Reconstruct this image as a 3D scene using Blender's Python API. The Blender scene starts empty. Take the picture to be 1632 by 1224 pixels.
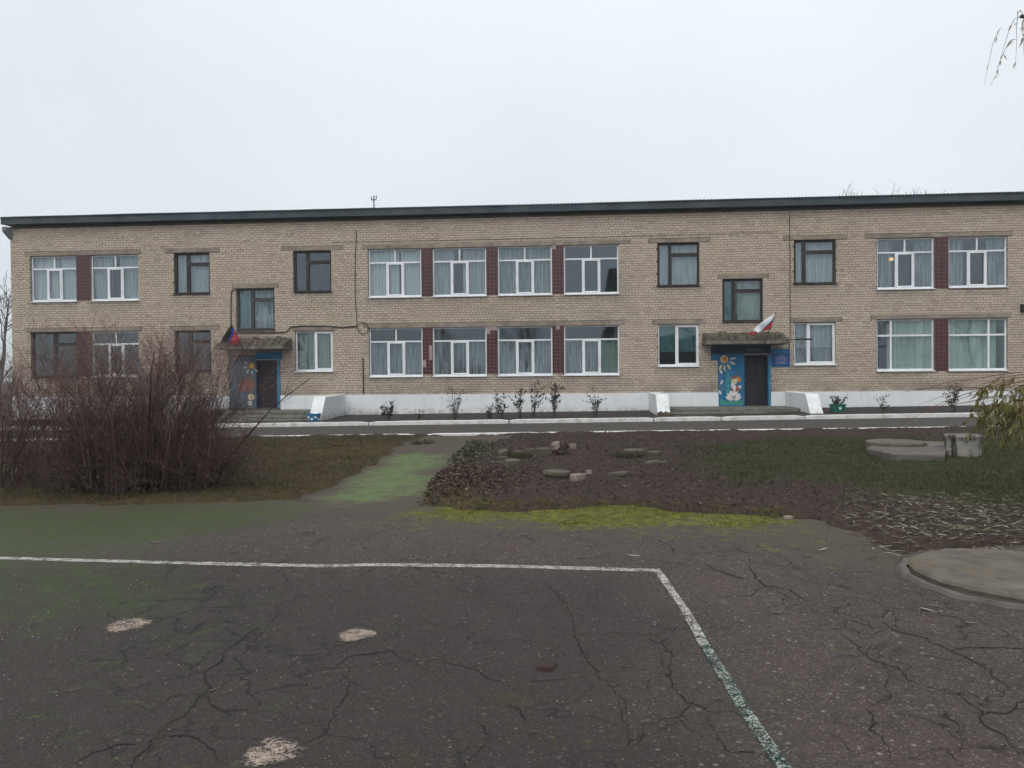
import bpy, math, random
import numpy as np
from mathutils import Vector, Matrix
random.seed(7); rng = np.random.default_rng(7)
S = bpy.context.scene
COL = S.collection

# ------------------------------------------------------------------ camera
F_PX, PW, PH = 1200.0, 1632.0, 1224.0
YAW, PITCH, ROLL = 0.071, -0.0127, -0.0088
CAM = np.array([0.0, 0.0, 1.7])
_f = np.array([-math.sin(YAW)*math.cos(PITCH), math.cos(YAW)*math.cos(PITCH), math.sin(PITCH)])
_r = np.array([math.cos(YAW), math.sin(YAW), 0.0]); _u = np.cross(_r, _f)
CR = math.cos(ROLL)*_r + math.sin(ROLL)*_u
CU = -math.sin(ROLL)*_r + math.cos(ROLL)*_u
cd = bpy.data.cameras.new('camera'); cam = bpy.data.objects.new('camera', cd); COL.objects.link(cam)
cd.sensor_width = 36; cd.lens = 36*F_PX/PW; cd.clip_start = 0.05; cd.clip_end = 2000
cam.matrix_world = Matrix(((CR[0], CU[0], -_f[0], CAM[0]), (CR[1], CU[1], -_f[1], CAM[1]), (CR[2], CU[2], -_f[2], CAM[2]), (0, 0, 0, 1)))
S.camera = cam

# ------------------------------------------------------------------ sky, light, exposure
SUN_EL, SUN_AZ = math.radians(48), math.radians(205)      # sun hidden in cloud behind the camera
w = bpy.data.worlds.new('World'); S.world = w; w.use_nodes = True
nt = w.node_tree; nt.nodes.clear()
def wn(t, **k):
    n = nt.nodes.new(t)
    for a, b in k.items(): setattr(n, a, b)
    return n
sky = wn('ShaderNodeTexSky', sky_type='NISHITA', sun_disc=False, sun_elevation=SUN_EL, sun_rotation=SUN_AZ, air_density=1.0, dust_density=6.0)
sk = wn('ShaderNodeVectorMath', operation='SCALE'); sk.inputs['Scale'].default_value = 0.06
nt.links.new(sky.outputs[0], sk.inputs[0])
tc = wn('ShaderNodeTexCoord')
sep = wn('ShaderNodeSeparateXYZ'); nt.links.new(tc.outputs['Generated'], sep.inputs[0])
ramp = wn('ShaderNodeValToRGB'); nt.links.new(sep.outputs['Z'], ramp.inputs[0])
els = ramp.color_ramp.elements
els[0].position = 0.0; els[0].color = (0.64, 0.69, 0.73, 1)
els[1].position = 1.0; els[1].color = (0.79, 0.84, 0.88, 1)
for p_, c_ in ((0.23, (0.695, 0.757, 0.798, 1)), (0.34, (0.715, 0.768, 0.812, 1)), (0.47, (0.765, 0.812, 0.855, 1))):
    e = els.new(p_); e.color = c_
noi = wn('ShaderNodeTexNoise'); noi.inputs['Scale'].default_value = 1.3; noi.inputs['Detail'].default_value = 3
nt.links.new(tc.outputs['Generated'], noi.inputs['Vector'])
mr = wn('ShaderNodeMapRange'); mr.inputs[1].default_value = .3; mr.inputs[2].default_value = .7; mr.inputs[3].default_value = .95; mr.inputs[4].default_value = 1.13
nt.links.new(noi.outputs[0], mr.inputs[0])
cm = wn('ShaderNodeVectorMath', operation='SCALE'); nt.links.new(ramp.outputs[0], cm.inputs[0]); nt.links.new(mr.outputs[0], cm.inputs['Scale'])
mx = wn('ShaderNodeMix', data_type='RGBA'); mx.inputs[0].default_value = 0.95      # cloud cover over the blue sky
nt.links.new(sk.outputs[0], mx.inputs[6]); nt.links.new(cm.outputs[0], mx.inputs[7])
bg = wn('ShaderNodeBackground'); bg.inputs[1].default_value = 1.0; nt.links.new(mx.outputs[2], bg.inputs[0])
wo = wn('ShaderNodeOutputWorld'); nt.links.new(bg.outputs[0], wo.inputs[0])
sd = bpy.data.lights.new('sun', 'SUN'); sd.energy = 1.3; sd.angle = math.radians(60); sd.color = (1.0, 0.97, 0.93)
so = bpy.data.objects.new('sun', sd); COL.objects.link(so)
sdir = Vector((math.sin(SUN_AZ)*math.cos(SUN_EL), math.cos(SUN_AZ)*math.cos(SUN_EL), math.sin(SUN_EL)))
so.rotation_euler = sdir.to_track_quat('Z', 'Y').to_euler()
S.view_settings.view_transform = 'Standard'; S.view_settings.look = 'None'
S.view_settings.exposure = 0.16; S.view_settings.gamma = 1.0
S.cycles.use_adaptive_sampling = True; S.cycles.adaptive_threshold = 0.035; S.cycles.max_bounces = 5; S.cycles.diffuse_bounces = 3; S.cycles.glossy_bounces = 2; S.cycles.transmission_bounces = 2; S.cycles.transparent_max_bounces = 8; S.cycles.caustics_reflective = False; S.cycles.caustics_refractive = False

# ------------------------------------------------------------------ helpers
FY = 30.5
def ray(px, py):
    return (px-PW/2)/F_PX*CR - (py-PH/2)/F_PX*CU + _f
def at(px, py, Y):                       # the point at depth Y that the measured spot of the photograph shows
    d = ray(px, py); return CAM + d*(Y/d[1])
def gz(x):                               # the yard falls one percent to the left
    return 0.01*np.clip(x, -40, 40)
def gnd(px, py, h=0.0):
    d = ray(px, py); t = -(1.7-h)/(d[2]-0.01*d[0]); return CAM + d*t

def link(o, parent=None):
    COL.objects.link(o)
    if parent is not None:
        o.parent = parent; o.matrix_parent_inverse = Matrix.Translation(parent.location).inverted() if parent.type == 'EMPTY' else Matrix.Identity(4)
    return o
def empty(name, loc):
    o = bpy.data.objects.new(name, None); o.location = loc; o.empty_display_size = .2; COL.objects.link(o); return o
def tag(o, label=None, cat=None, group=None, kind=None):
    if label: o['label'] = label
    if cat: o['category'] = cat
    if group: o['group'] = group
    if kind: o['kind'] = kind
    return o
def npmesh(name, V, F, mat, attr=None, dom='FACE', smooth=False):
    me = bpy.data.meshes.new(name)
    me.from_pydata(np.asarray(V).tolist(), [], np.asarray(F).tolist() if not isinstance(F, list) else F)
    for m in (mat if isinstance(mat, (list, tuple)) else [mat]): me.materials.append(m)
    for k, v in (attr or {}).items():
        a = me.attributes.new(k, 'FLOAT', dom); a.data.foreach_set('value', np.asarray(v, dtype=np.float32).ravel())
    if smooth: me.polygons.foreach_set('use_smooth', [True]*len(me.polygons))
    me.update(); return me
def npobj(name, V, F, mat, parent=None, attr=None, dom='FACE', smooth=False):
    return link(bpy.data.objects.new(name, npmesh(name, V, F, mat, attr, dom, smooth)), parent)

class MB:
    def __init__(s): s.v = []; s.f = []; s.m = []
    def face(s, pts, m=0):
        i = len(s.v); s.v += [tuple(map(float, p)) for p in pts]; s.f.append(tuple(range(i, i+len(pts)))); s.m.append(m); return s
    def box(s, x0, x1, y0, y1, z0, z1, m=0):
        i = len(s.v)
        s.v += [(x0,y0,z0),(x1,y0,z0),(x1,y1,z0),(x0,y1,z0),(x0,y0,z1),(x1,y0,z1),(x1,y1,z1),(x0,y1,z1)]
        for q in ((0,3,2,1),(4,5,6,7),(0,1,5,4),(1,2,6,5),(2,3,7,6),(3,0,4,7)):
            s.f.append(tuple(i+k for k in q)); s.m.append(m)
        return s
    def hexa(s, p, m=0):                 # eight corners, bottom four then top four
        i = len(s.v); s.v += [tuple(map(float, a)) for a in p]
        for q in ((0,3,2,1),(4,5,6,7),(0,1,5,4),(1,2,6,5),(2,3,7,6),(3,0,4,7)):
            s.f.append(tuple(i+k for k in q)); s.m.append(m)
        return s
    def prism(s, pts, y0, y1, m=0):      # x-z outline pushed from y0 to y1
        n = len(pts); i = len(s.v)
        s.v += [(float(x), y0, float(z)) for x, z in pts] + [(float(x), y1, float(z)) for x, z in pts]
        s.f.append(tuple(range(i, i+n))); s.m.append(m)
        s.f.append(tuple(range(i+2*n-1, i+n-1, -1))); s.m.append(m)
        for k in range(n):
            a, b = i+k, i+(k+1) % n
            s.f.append((a, a+n, b+n, b)); s.m.append(m)
        return s
    def tube(s, pts, rad, n=6, m=0):
        pts = [Vector(p) for p in pts]; rad = rad if isinstance(rad, (list, tuple)) else [rad]*len(pts)
        i0 = len(s.v)
        for k, p in enumerate(pts):
            t = (pts[min(k+1, len(pts)-1)]-pts[max(k-1, 0)]).normalized()
            a = t.orthogonal().normalized() if k == 0 else (a-t*a.dot(t)).normalized()
            b = t.cross(a)
            for j in range(n):
                q = 2*math.pi*j/n; s.v.append(tuple(p+(a*math.cos(q)+b*math.sin(q))*rad[k]))
        for k in range(len(pts)-1):
            for j in range(n):
                j2 = (j+1) % n
                s.f.append((i0+k*n+j, i0+k*n+j2, i0+(k+1)*n+j2, i0+(k+1)*n+j)); s.m.append(m)
        s.f.append(tuple(i0+j for j in reversed(range(n)))); s.m.append(m)
        e = i0+(len(pts)-1)*n; s.f.append(tuple(e+j for j in range(n))); s.m.append(m)
        return s
    def lathe(s, c, prof, n=24, m=0, jit=0.0):
        i0 = len(s.v)
        for r, z in prof:
            for j in range(n):
                q = 2*math.pi*j/n; rr = r*(1+random.uniform(-jit, jit)); s.v.append((c[0]+rr*math.cos(q), c[1]+rr*math.sin(q), c[2]+z))
        for k in range(len(prof)-1):
            for j in range(n):
                j2 = (j+1) % n
                s.f.append((i0+k*n+j, i0+k*n+j2, i0+(k+1)*n+j2, i0+(k+1)*n+j)); s.m.append(m)
        s.f.append(tuple(i0+j for j in reversed(range(n)))); s.m.append(m)
        e = i0+(len(prof)-1)*n; s.f.append(tuple(e+j for j in range(n))); s.m.append(m)
        return s
    def build(s, name, mat, parent=None, smooth=False, bevel=0):
        me = bpy.data.meshes.new(name); me.from_pydata(s.v, [], s.f)
        for m in (mat if isinstance(mat, (list, tuple)) else [mat]): me.materials.append(m)
        me.polygons.foreach_set('material_index', s.m)
        if smooth: me.polygons.foreach_set('use_smooth', [True]*len(s.f))
        me.update(); o = link(bpy.data.objects.new(name, me), parent)
        if bevel:
            b = o.modifiers.new('bevel', 'BEVEL'); b.width = bevel; b.segments = 2; b.limit_method = 'ANGLE'
        return o

def tubes(P, R, n=3):                    # many tapered twigs at once: P (M,N,3), R (M,N)
    M, N, _ = P.shape
    t = P[:, -1]-P[:, 0]; t /= np.linalg.norm(t, axis=1, keepdims=True)+1e-9
    ref = np.where(np.abs(t[:, 2:3]) > .9, np.array([[1., 0, 0]]), np.array([[0, 0, 1.]]))
    a = np.cross(t, ref); a /= np.linalg.norm(a, axis=1, keepdims=True)+1e-9
    b = np.cross(t, a)
    q = np.arange(n)*2*np.pi/n
    ring = a[:, None, :]*np.cos(q)[None, :, None]+b[:, None, :]*np.sin(q)[None, :, None]
    V = (P[:, :, None, :]+R[:, :, None, None]*ring[:, None, :, :]).reshape(-1, 3)
    idx = np.arange(M*N*n).reshape(M, N, n); i2 = np.roll(idx, -1, axis=2)
    Fq = np.stack([idx[:, :-1], i2[:, :-1], i2[:, 1:], idx[:, 1:]], axis=-1).reshape(-1, 4)
    return V, Fq, np.repeat(np.arange(M), (N-1)*n)
def leaves(C, D, N, L, Wd, bend=0.0):    # many pointed leaves: base point, direction, normal, length, width
    D = D/np.linalg.norm(D, axis=1, keepdims=True); s = np.cross(D, N); s /= np.linalg.norm(s, axis=1, keepdims=True)+1e-9
    n = np.cross(s, D); L = L[:, None]; Wd = Wd[:, None]
    p0 = C; p1 = C+D*L*.4+s*Wd*.5; p2 = C+D*L-n*L*bend; p3 = C+D*L*.4-s*Wd*.5
    V = np.stack([p0, p1, p2, p3], axis=1).reshape(-1, 3); i = np.arange(len(C))*4
    return V, np.stack([i, i+1, i+2, i+3], axis=1)
def unit(n):
    v = rng.normal(size=(n, 3)); return v/np.linalg.norm(v, axis=1, keepdims=True)

def _h(ix, iy, s):
    v = np.sin(ix*127.1+iy*311.7+s*74.7)*43758.5453; return v-np.floor(v)
def vnoise(x, y, s=0):
    x = np.asarray(x, float); y = np.asarray(y, float)
    ix, iy = np.floor(x), np.floor(y); fx, fy = x-ix, y-iy; fx = fx*fx*(3-2*fx); fy = fy*fy*(3-2*fy)
    return (_h(ix, iy, s)*(1-fx)+_h(ix+1, iy, s)*fx)*(1-fy)+(_h(ix, iy+1, s)*(1-fx)+_h(ix+1, iy+1, s)*fx)*fy
def fbm(x, y, s=0, o=4):
    r = 0; a = .5
    for k in range(o): r = r+a*(vnoise(x, y, s+k)-.5); x = np.asarray(x)*2.03; y = np.asarray(y)*2.03; a *= .5
    return r
def sdpoly(x, y, poly):                  # signed distance, negative inside
    x = np.asarray(x, float); y = np.asarray(y, float); d = np.full(x.shape, 1e9); ins = np.zeros(x.shape, bool); n = len(poly)
    for k in range(n):
        ax, ay = poly[k]; bx, by = poly[(k+1) % n]; ex, ey = bx-ax, by-ay
        t = np.clip(((x-ax)*ex+(y-ay)*ey)/(ex*ex+ey*ey+1e-12), 0, 1)
        d = np.minimum(d, np.hypot(x-ax-t*ex, y-ay-t*ey))
        c = ((ay > y) != (by > y)); xi = ax+(y-ay)*ex/(ey if abs(ey) > 1e-12 else 1e-12); ins ^= c & (x < xi)
    return np.where(ins, -d, d)
def sstep(a, b, v):
    t = np.clip((v-a)/(b-a), 0, 1); return t*t*(3-2*t)
def gpoly(px): return [tuple(gnd(*p)[:2]) for p in px]

# ------------------------------------------------------------------ materials
class NT:
    def __init__(s, name):
        s.m = bpy.data.materials.new(name); s.m.use_nodes = True; s.t = s.m.node_tree; s.t.nodes.clear()
        s.out = s.n('ShaderNodeOutputMaterial'); s.b = s.n('ShaderNodeBsdfPrincipled'); s.l(s.b.outputs[0], s.out.inputs[0])
        g = s.n('ShaderNodeNewGeometry'); s.pos = g.outputs['Position']
    def n(s, t, **k):
        o = s.t.nodes.new(t)
        for a, b in k.items(): setattr(o, a, b)
        return o
    def l(s, a, b): s.t.links.new(a, b)
    def put(s, sock, v):
        if hasattr(v, 'is_output') or isinstance(v, bpy.types.NodeSocket): s.l(v, sock)
        elif isinstance(v, (tuple, list)) and len(v) == 3 and sock.type == 'RGBA': sock.default_value = (*v, 1)
        else: sock.default_value = v
    def noise(s, scale, detail=4, vec=None, rough=.55, dist=0):
        o = s.n('ShaderNodeTexNoise'); s.l(vec or s.pos, o.inputs['Vector']); o.inputs['Scale'].default_value = scale
        o.inputs['Detail'].default_value = detail; o.inputs['Roughness'].default_value = rough; o.inputs['Distortion'].default_value = dist; return o.outputs[0]
    def vor(s, scale, feature='F1', vec=None, out='Distance'):
        o = s.n('ShaderNodeTexVoronoi', feature=feature); s.l(vec or s.pos, o.inputs['Vector']); o.inputs['Scale'].default_value = scale; return o.outputs[out]
    def rng(s, v, a, b, c=0., d=1.):
        o = s.n('ShaderNodeMapRange'); s.put(o.inputs[0], v)
        for i, q in enumerate((a, b, c, d)): o.inputs[i+1].default_value = q
        return o.outputs[0]
    def mix(s, f, a, b, bt='MIX'):
        o = s.n('ShaderNodeMix', data_type='RGBA', blend_type=bt); s.put(o.inputs[0], f); s.put(o.inputs[6], a); s.put(o.inputs[7], b); return o.outputs[2]
    def math(s, op, a, b=0.):
        o = s.n('ShaderNodeMath', operation=op); s.put(o.inputs[0], a); s.put(o.inputs[1], b); return o.outputs[0]
    def attr(s, name): return s.n('ShaderNodeAttribute', attribute_name=name).outputs['Fac']
    def ramp(s, v, stops, const=False):
        o = s.n('ShaderNodeValToRGB'); s.put(o.inputs[0], v); e = o.color_ramp.elements
        if const: o.color_ramp.interpolation = 'CONSTANT'
        e[0].position = stops[0][0]; e[0].color = (*stops[0][1], 1); e[1].position = stops[-1][0]; e[1].color = (*stops[-1][1], 1)
        for p, c in stops[1:-1]: q = e.new(p); q.color = (*c, 1)
        return o.outputs[0]
    def bump(s, h, strength=.4, dist=.01):
        o = s.n('ShaderNodeBump'); o.inputs['Strength'].default_value = strength; o.inputs['Distance'].default_value = dist
        s.l(h, o.inputs['Height']); s.l(o.outputs[0], s.b.inputs['Normal'])
    def done(s, col, rough=.9, spec=.3):
        s.put(s.b.inputs['Base Color'], col); s.put(s.b.inputs['Roughness'], rough); s.b.inputs['Specular IOR Level'].default_value = spec; return s.m
def plain(name, c, var=.25, scale=6., rough=.85, spec=.3, bump=0., bs=40., dirt=None, dscale=1.2):
    t = NT(name); n = t.noise(scale, 5)
    col = t.mix(t.rng(n, .3, .7), tuple(q*(1-var) for q in c), tuple(min(1, q*(1+var)) for q in c))
    if dirt: col = t.mix(t.rng(t.noise(dscale, 6, rough=.65), .48, .72, 0, .8), col, dirt)
    if bump: t.bump(t.noise(bs, 5), bump, .01)
    return t.done(col, rough, spec)

def m_brick():
    t = NT('silicate_brick'); r = t.attr('rnd')
    c = t.ramp(r, [(0, (.38, .305, .25)), (.2, (.48, .395, .322)), (.45, (.53, .442, .362)), (.62, (.525, .44, .34)), (.8, (.58, .495, .415)), (1, (.47, .365, .30))])
    big = t.noise(.35, 5, rough=.6); c = t.mix(t.rng(big, .42, .68, 0, .35), c, (.47, .365, .28))
    c = t.mix(t.rng(t.noise(.8, 5, rough=.65, dist=.5), .56, .74, 0, .45), c, (.32, .29, .215))
    c = t.mix(t.rng(t.noise(25, 4), .35, .7, 0, .25), c, (.27, .23, .195))
    z = t.n('ShaderNodeSeparateXYZ'); t.l(t.pos, z.inputs[0])
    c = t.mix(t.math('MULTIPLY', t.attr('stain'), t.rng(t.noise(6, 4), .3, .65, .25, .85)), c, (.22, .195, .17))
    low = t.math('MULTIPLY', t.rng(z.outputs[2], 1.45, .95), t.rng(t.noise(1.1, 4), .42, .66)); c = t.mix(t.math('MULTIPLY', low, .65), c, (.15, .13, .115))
    t.bump(t.noise(60, 4), .35, .006); return t.done(c, .93, .2)
def m_asphalt(name, c1, c2, c3, moss=False, crack=1.0):
    t = NT(name)
    c = t.mix(t.rng(t.noise(.55, 5, rough=.6), .4, .62), c1, c2)
    c = t.mix(t.rng(t.noise(.9, 4), .52, .72, 0, .7), c, c3)
    c = t.mix(t.rng(t.noise(7, 6, rough=.7), .35, .75, 0, .5), c, tuple(q*.5 for q in c1))
    c = t.mix(t.rng(t.noise(48, 3, rough=.7), .3, .7, .85, 0), c, tuple(q*.28 for q in c1))
    c = t.mix(t.rng(t.noise(17, 6, rough=.8), .50, .70, 0, .35), c, tuple(min(1, q*1.6) for q in c1))
    c = t.mix(t.rng(t.noise(1.7, 6, rough=.7), .52, .70, 0, .6), c, tuple(q*.45 for q in c2))
    vc = t.n('ShaderNodeTexVoronoi'); t.l(t.pos, vc.inputs['Vector']); vc.inputs['Scale'].default_value = 75; vc.inputs['Randomness'].default_value = 1
    sx = t.n('ShaderNodeSeparateXYZ'); t.l(vc.outputs['Color'], sx.inputs[0])
    agg = t.math('MULTIPLY', t.rng(sx.outputs[0], .72, .95), t.rng(vc.outputs['Distance'], .5, .25))
    c = t.mix(t.math('MULTIPLY', agg, .8), c, (.24, .215, .20))
    v2 = t.n('ShaderNodeTexVoronoi'); t.l(t.pos, v2.inputs['Vector']); v2.inputs['Scale'].default_value = 24
    s2 = t.n('ShaderNodeSeparateXYZ'); t.l(v2.outputs['Color'], s2.inputs[0])
    a2 = t.math('MULTIPLY', t.rng(s2.outputs[1], .9, .97), t.rng(v2.outputs['Distance'], .35, .2))
    c = t.mix(t.math('MULTIPLY', a2, .7), c, (.27, .24, .22))
    if moss: c = t.mix(t.math('MULTIPLY', t.attr('worn'), .55), c, (.017, .015, .014))
    # cracks
    nv = t.n('ShaderNodeTexNoise'); t.l(t.pos, nv.inputs['Vector']); nv.inputs['Scale'].default_value = 3.2; nv.inputs['Detail'].default_value = 5
    sc = t.n('ShaderNodeVectorMath', operation='SCALE'); t.l(nv.outputs['Color'], sc.inputs[0]); sc.inputs['Scale'].default_value = .55
    ad = t.n('ShaderNodeVectorMath', operation='ADD'); t.l(t.pos, ad.inputs[0]); t.l(sc.outputs[0], ad.inputs[1])
    fl = t.n('ShaderNodeVectorMath', operation='MULTIPLY'); t.l(ad.outputs[0], fl.inputs[0]); fl.inputs[1].default_value = (1, 1, 0)
    w1 = t.rng(t.noise(2.0, 3), .3, .75, .001, .0075)
    d1 = t.vor(.95, 'DISTANCE_TO_EDGE', fl.outputs[0]); k1 = t.math('MULTIPLY', t.math('LESS_THAN', d1, w1), t.rng(t.noise(.8, 2), .43, .5))
    d2 = t.vor(2.3, 'DISTANCE_TO_EDGE', fl.outputs[0]); k2 = t.math('MULTIPLY', t.rng(d2, .020, .004), t.rng(t.noise(.6, 3), .46, .58))
    brk = t.rng(t.noise(5.5, 4, rough=.7), .38, .5)
    k = t.math('MULTIPLY', t.math('MAXIMUM', t.math('MULTIPLY', k1, t.rng(brk, 0, 1, .35, 1)), t.math('MULTIPLY', k2, brk)), crack)
    c = t.mix(t.math('MULTIPLY', k, .8), c, (.012, .010, .009))
    h = t.math('ADD', t.math('MULTIPLY', t.noise(90, 3), .5), t.math('SUBTRACT', t.math('MULTIPLY', agg, .35), t.math('MULTIPLY', k, 2.0)))
    rough = .86
    if moss:
        fine = t.math('ADD', t.math('MULTIPLY', t.noise(24, 4, rough=.75), .4), t.math('MULTIPLY', t.noise(4.5, 6, rough=.75), .6))
        my = t.rng(t.math('ADD', t.attr('moss'), t.math('MULTIPLY', t.math('SUBTRACT', fine, .5), 3.2)), .3, .8)
        mg = t.rng(t.math('ADD', t.attr('algae'), t.math('MULTIPLY', t.math('SUBTRACT', fine, .5), 3.4)), .3, 1.0, 0, .85)
        md = t.rng(t.math('ADD', t.attr('dust'), t.math('MULTIPLY', t.math('SUBTRACT', fine, .5), 2.4)), .3, .95, 0, .75)
        ck = t.math('MULTIPLY', t.rng(d1, .07, .01), t.rng(t.noise(1.7, 2), .6, .7))
        c = t.mix(md, c, (.075, .058, .042))
        c = t.mix(mg, c, t.mix(t.attr('pale'), (.042, .062, .015), (.125, .185, .060)))
        c = t.mix(t.math('MAXIMUM', my, t.math('MULTIPLY', ck, .18)), c, t.mix(t.rng(t.noise(9, 4), .35, .65), (.066, .072, .010), (.155, .156, .012)))
        h = t.math('ADD', h, t.math('MULTIPLY', my, t.noise(50, 3)))
    t.bump(h, .7, .012); return t.done(c, rough, .35)
def m_soil():
    t = NT('soil_and_turf'); f = t.noise(11, 7, rough=.72); f2 = t.noise(45, 4)
    c = t.mix(t.rng(f, .3, .7), (.021, .0145, .012), (.074, .051, .041))
    c = t.mix(t.rng(t.noise(1.6, 4), .5, .7, 0, .5), c, (.045, .030, .025))
    c = t.mix(t.rng(f2, .62, .75, 0, .5), c, (.13, .11, .09))
    j = t.math('MULTIPLY', t.math('SUBTRACT', t.noise(5, 6, rough=.7), .5), 1.3)
    c = t.mix(t.rng(t.math('ADD', t.attr('green'), j), .35, .8, 0, .85), c, t.mix(f, (.018, .028, .009), (.05, .062, .022)))
    c = t.mix(t.rng(t.math('ADD', t.attr('dry'), j), .35, .8, 0, .85), c, t.mix(f, (.036, .027, .013), (.10, .082, .036)))
    t.bump(t.math('ADD', f, t.math('MULTIPLY', f2, .4)), .8, .03); return t.done(c, .95, .15)
def m_rnd(name, stops, rough=.8, spec=.25, trans=0.):
    t = NT(name); c = t.ramp(t.attr('rnd'), stops); m = t.done(c, rough, spec)
    if trans:
        tr = t.n('ShaderNodeBsdfTranslucent'); t.l(c, tr.inputs[0]); ms = t.n('ShaderNodeMixShader'); ms.inputs[0].default_value = trans
        t.l(t.b.outputs[0], ms.inputs[1]); t.l(tr.outputs[0], ms.inputs[2]); t.l(ms.outputs[0], t.out.inputs[0])
    return m
def m_glass():
    t = NT('window_glass'); t.t.nodes.remove(t.b)
    ge = t.n('ShaderNodeNewGeometry'); dp = t.n('ShaderNodeVectorMath', operation='DOT_PRODUCT'); t.l(ge.outputs['Normal'], dp.inputs[0]); t.l(ge.outputs['Incoming'], dp.inputs[1])
    fz = t.math('ADD', .085, t.math('MULTIPLY', .915, t.math('POWER', t.math('SUBTRACT', 1., t.math('ABSOLUTE', dp.outputs['Value'])), 5.)))
    bp = t.n('ShaderNodeBump'); bp.inputs['Strength'].default_value = .02; bp.inputs['Distance'].default_value = .02; t.l(t.noise(2.2, 2), bp.inputs['Height'])
    gl = t.n('ShaderNodeBsdfGlossy'); gl.inputs['Roughness'].default_value = .02; gl.inputs[0].default_value = (.82, .92, 1, 1); t.l(bp.outputs[0], gl.inputs['Normal'])
    tr = t.n('ShaderNodeBsdfTransparent'); tr.inputs[0].default_value = (.88, .92, .92, 1)
    ms = t.n('ShaderNodeMixShader'); t.l(fz, ms.inputs[0]); t.l(tr.outputs[0], ms.inputs[1]); t.l(gl.outputs[0], ms.inputs[2]); t.l(ms.outputs[0], t.out.inputs[0]); return t.m
def m_curtain(name, c, alpha, stripe=0.):
    t = NT(name); t.t.nodes.remove(t.b)
    df = t.n('ShaderNodeBsdfDiffuse'); df.inputs[0].default_value = (*c, 1)
    tl = t.n('ShaderNodeBsdfTranslucent'); tl.inputs[0].default_value = (*c, 1)
    m1 = t.n('ShaderNodeMixShader'); m1.inputs[0].default_value = .3; t.l(df.outputs[0], m1.inputs[1]); t.l(tl.outputs[0], m1.inputs[2])
    tr = t.n('ShaderNodeBsdfTransparent'); ms = t.n('ShaderNodeMixShader')
    vm = t.n('ShaderNodeVectorMath', operation='MULTIPLY'); t.l(t.pos, vm.inputs[0]); vm.inputs[1].default_value = (14, 0, .8)
    a = t.rng(t.noise(1, 3, vm.outputs[0]), .35, .65, max(0, alpha-stripe), min(1, alpha+stripe)); t.l(a, ms.inputs[0])
    t.l(tr.outputs[0], ms.inputs[1]); t.l(m1.outputs[0], ms.inputs[2]); t.l(ms.outputs[0], t.out.inputs[0]); return t.m
def m_white():
    t = NT('whitewash'); z = t.n('ShaderNodeSeparateXYZ'); t.l(t.pos, z.inputs[0])
    c = t.mix(t.rng(t.noise(2, 5), .3, .7), (.70, .72, .74), (.78, .79, .80))
    vm = t.n('ShaderNodeVectorMath', operation='MULTIPLY'); t.l(t.pos, vm.inputs[0]); vm.inputs[1].default_value = (5, 5, .7)
    c = t.mix(t.rng(t.noise(1, 5, vm.outputs[0], .65), .56, .74, 0, .45), c, (.45, .44, .42))
    mud = t.math('MULTIPLY', t.rng(z.outputs[2], .42, .12), t.rng(t.noise(5, 6, rough=.7), .38, .6)); c = t.mix(t.math('MULTIPLY', mud, .75), c, (.20, .18, .155))
    c = t.mix(t.rng(t.noise(11, 5, rough=.7), .66, .70, 0, .8), c, (.36, .34, .31)); t.bump(t.noise(25, 5), .3, .01); return t.done(c, .9, .25)
def m_paint(name, c, thr, under=None, fade=False):
    t = NT(name); f = t.noise(70, 4, rough=.8); g = t.noise(9, 5, rough=.7)
    a = t.rng(t.math('ADD', f, t.math('MULTIPLY', t.math('SUBTRACT', g, .5), .5)), thr-.04, thr+.05) if not fade else t.rng(t.math('ADD', t.math('ADD', f, t.math('MULTIPLY', t.math('SUBTRACT', g, .5), .5)), t.math('MULTIPLY', t.math('SUBTRACT', t.attr('fade'), 1.), .3)), thr-.04, thr+.05)
    col = t.mix(t.rng(t.noise(20, 5), .35, .7), c, tuple(q*.6 for q in c)); t.bump(t.noise(90, 3), .5, .008); t.done(col, .8, .3)
    ms = t.n('ShaderNodeMixShader'); t.l(a, ms.inputs[0])
    if under:
        ub = t.n('ShaderNodeBsdfDiffuse'); ub.inputs[0].default_value = (*under, 1); tr = t.n('ShaderNodeBsdfTransparent'); m2 = t.n('ShaderNodeMixShader'); t.l(t.rng(t.noise(16, 6, rough=.75), .42, .56), m2.inputs[0]); t.l(tr.outputs[0], m2.inputs[1]); t.l(ub.outputs[0], m2.inputs[2]); t.l(m2.outputs[0], ms.inputs[1])
    else:
        tr = t.n('ShaderNodeBsdfTransparent'); t.l(tr.outputs[0], ms.inputs[1])
    t.l(t.b.outputs[0], ms.inputs[2]); t.l(ms.outputs[0], t.out.inputs[0]); return t.m

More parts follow.
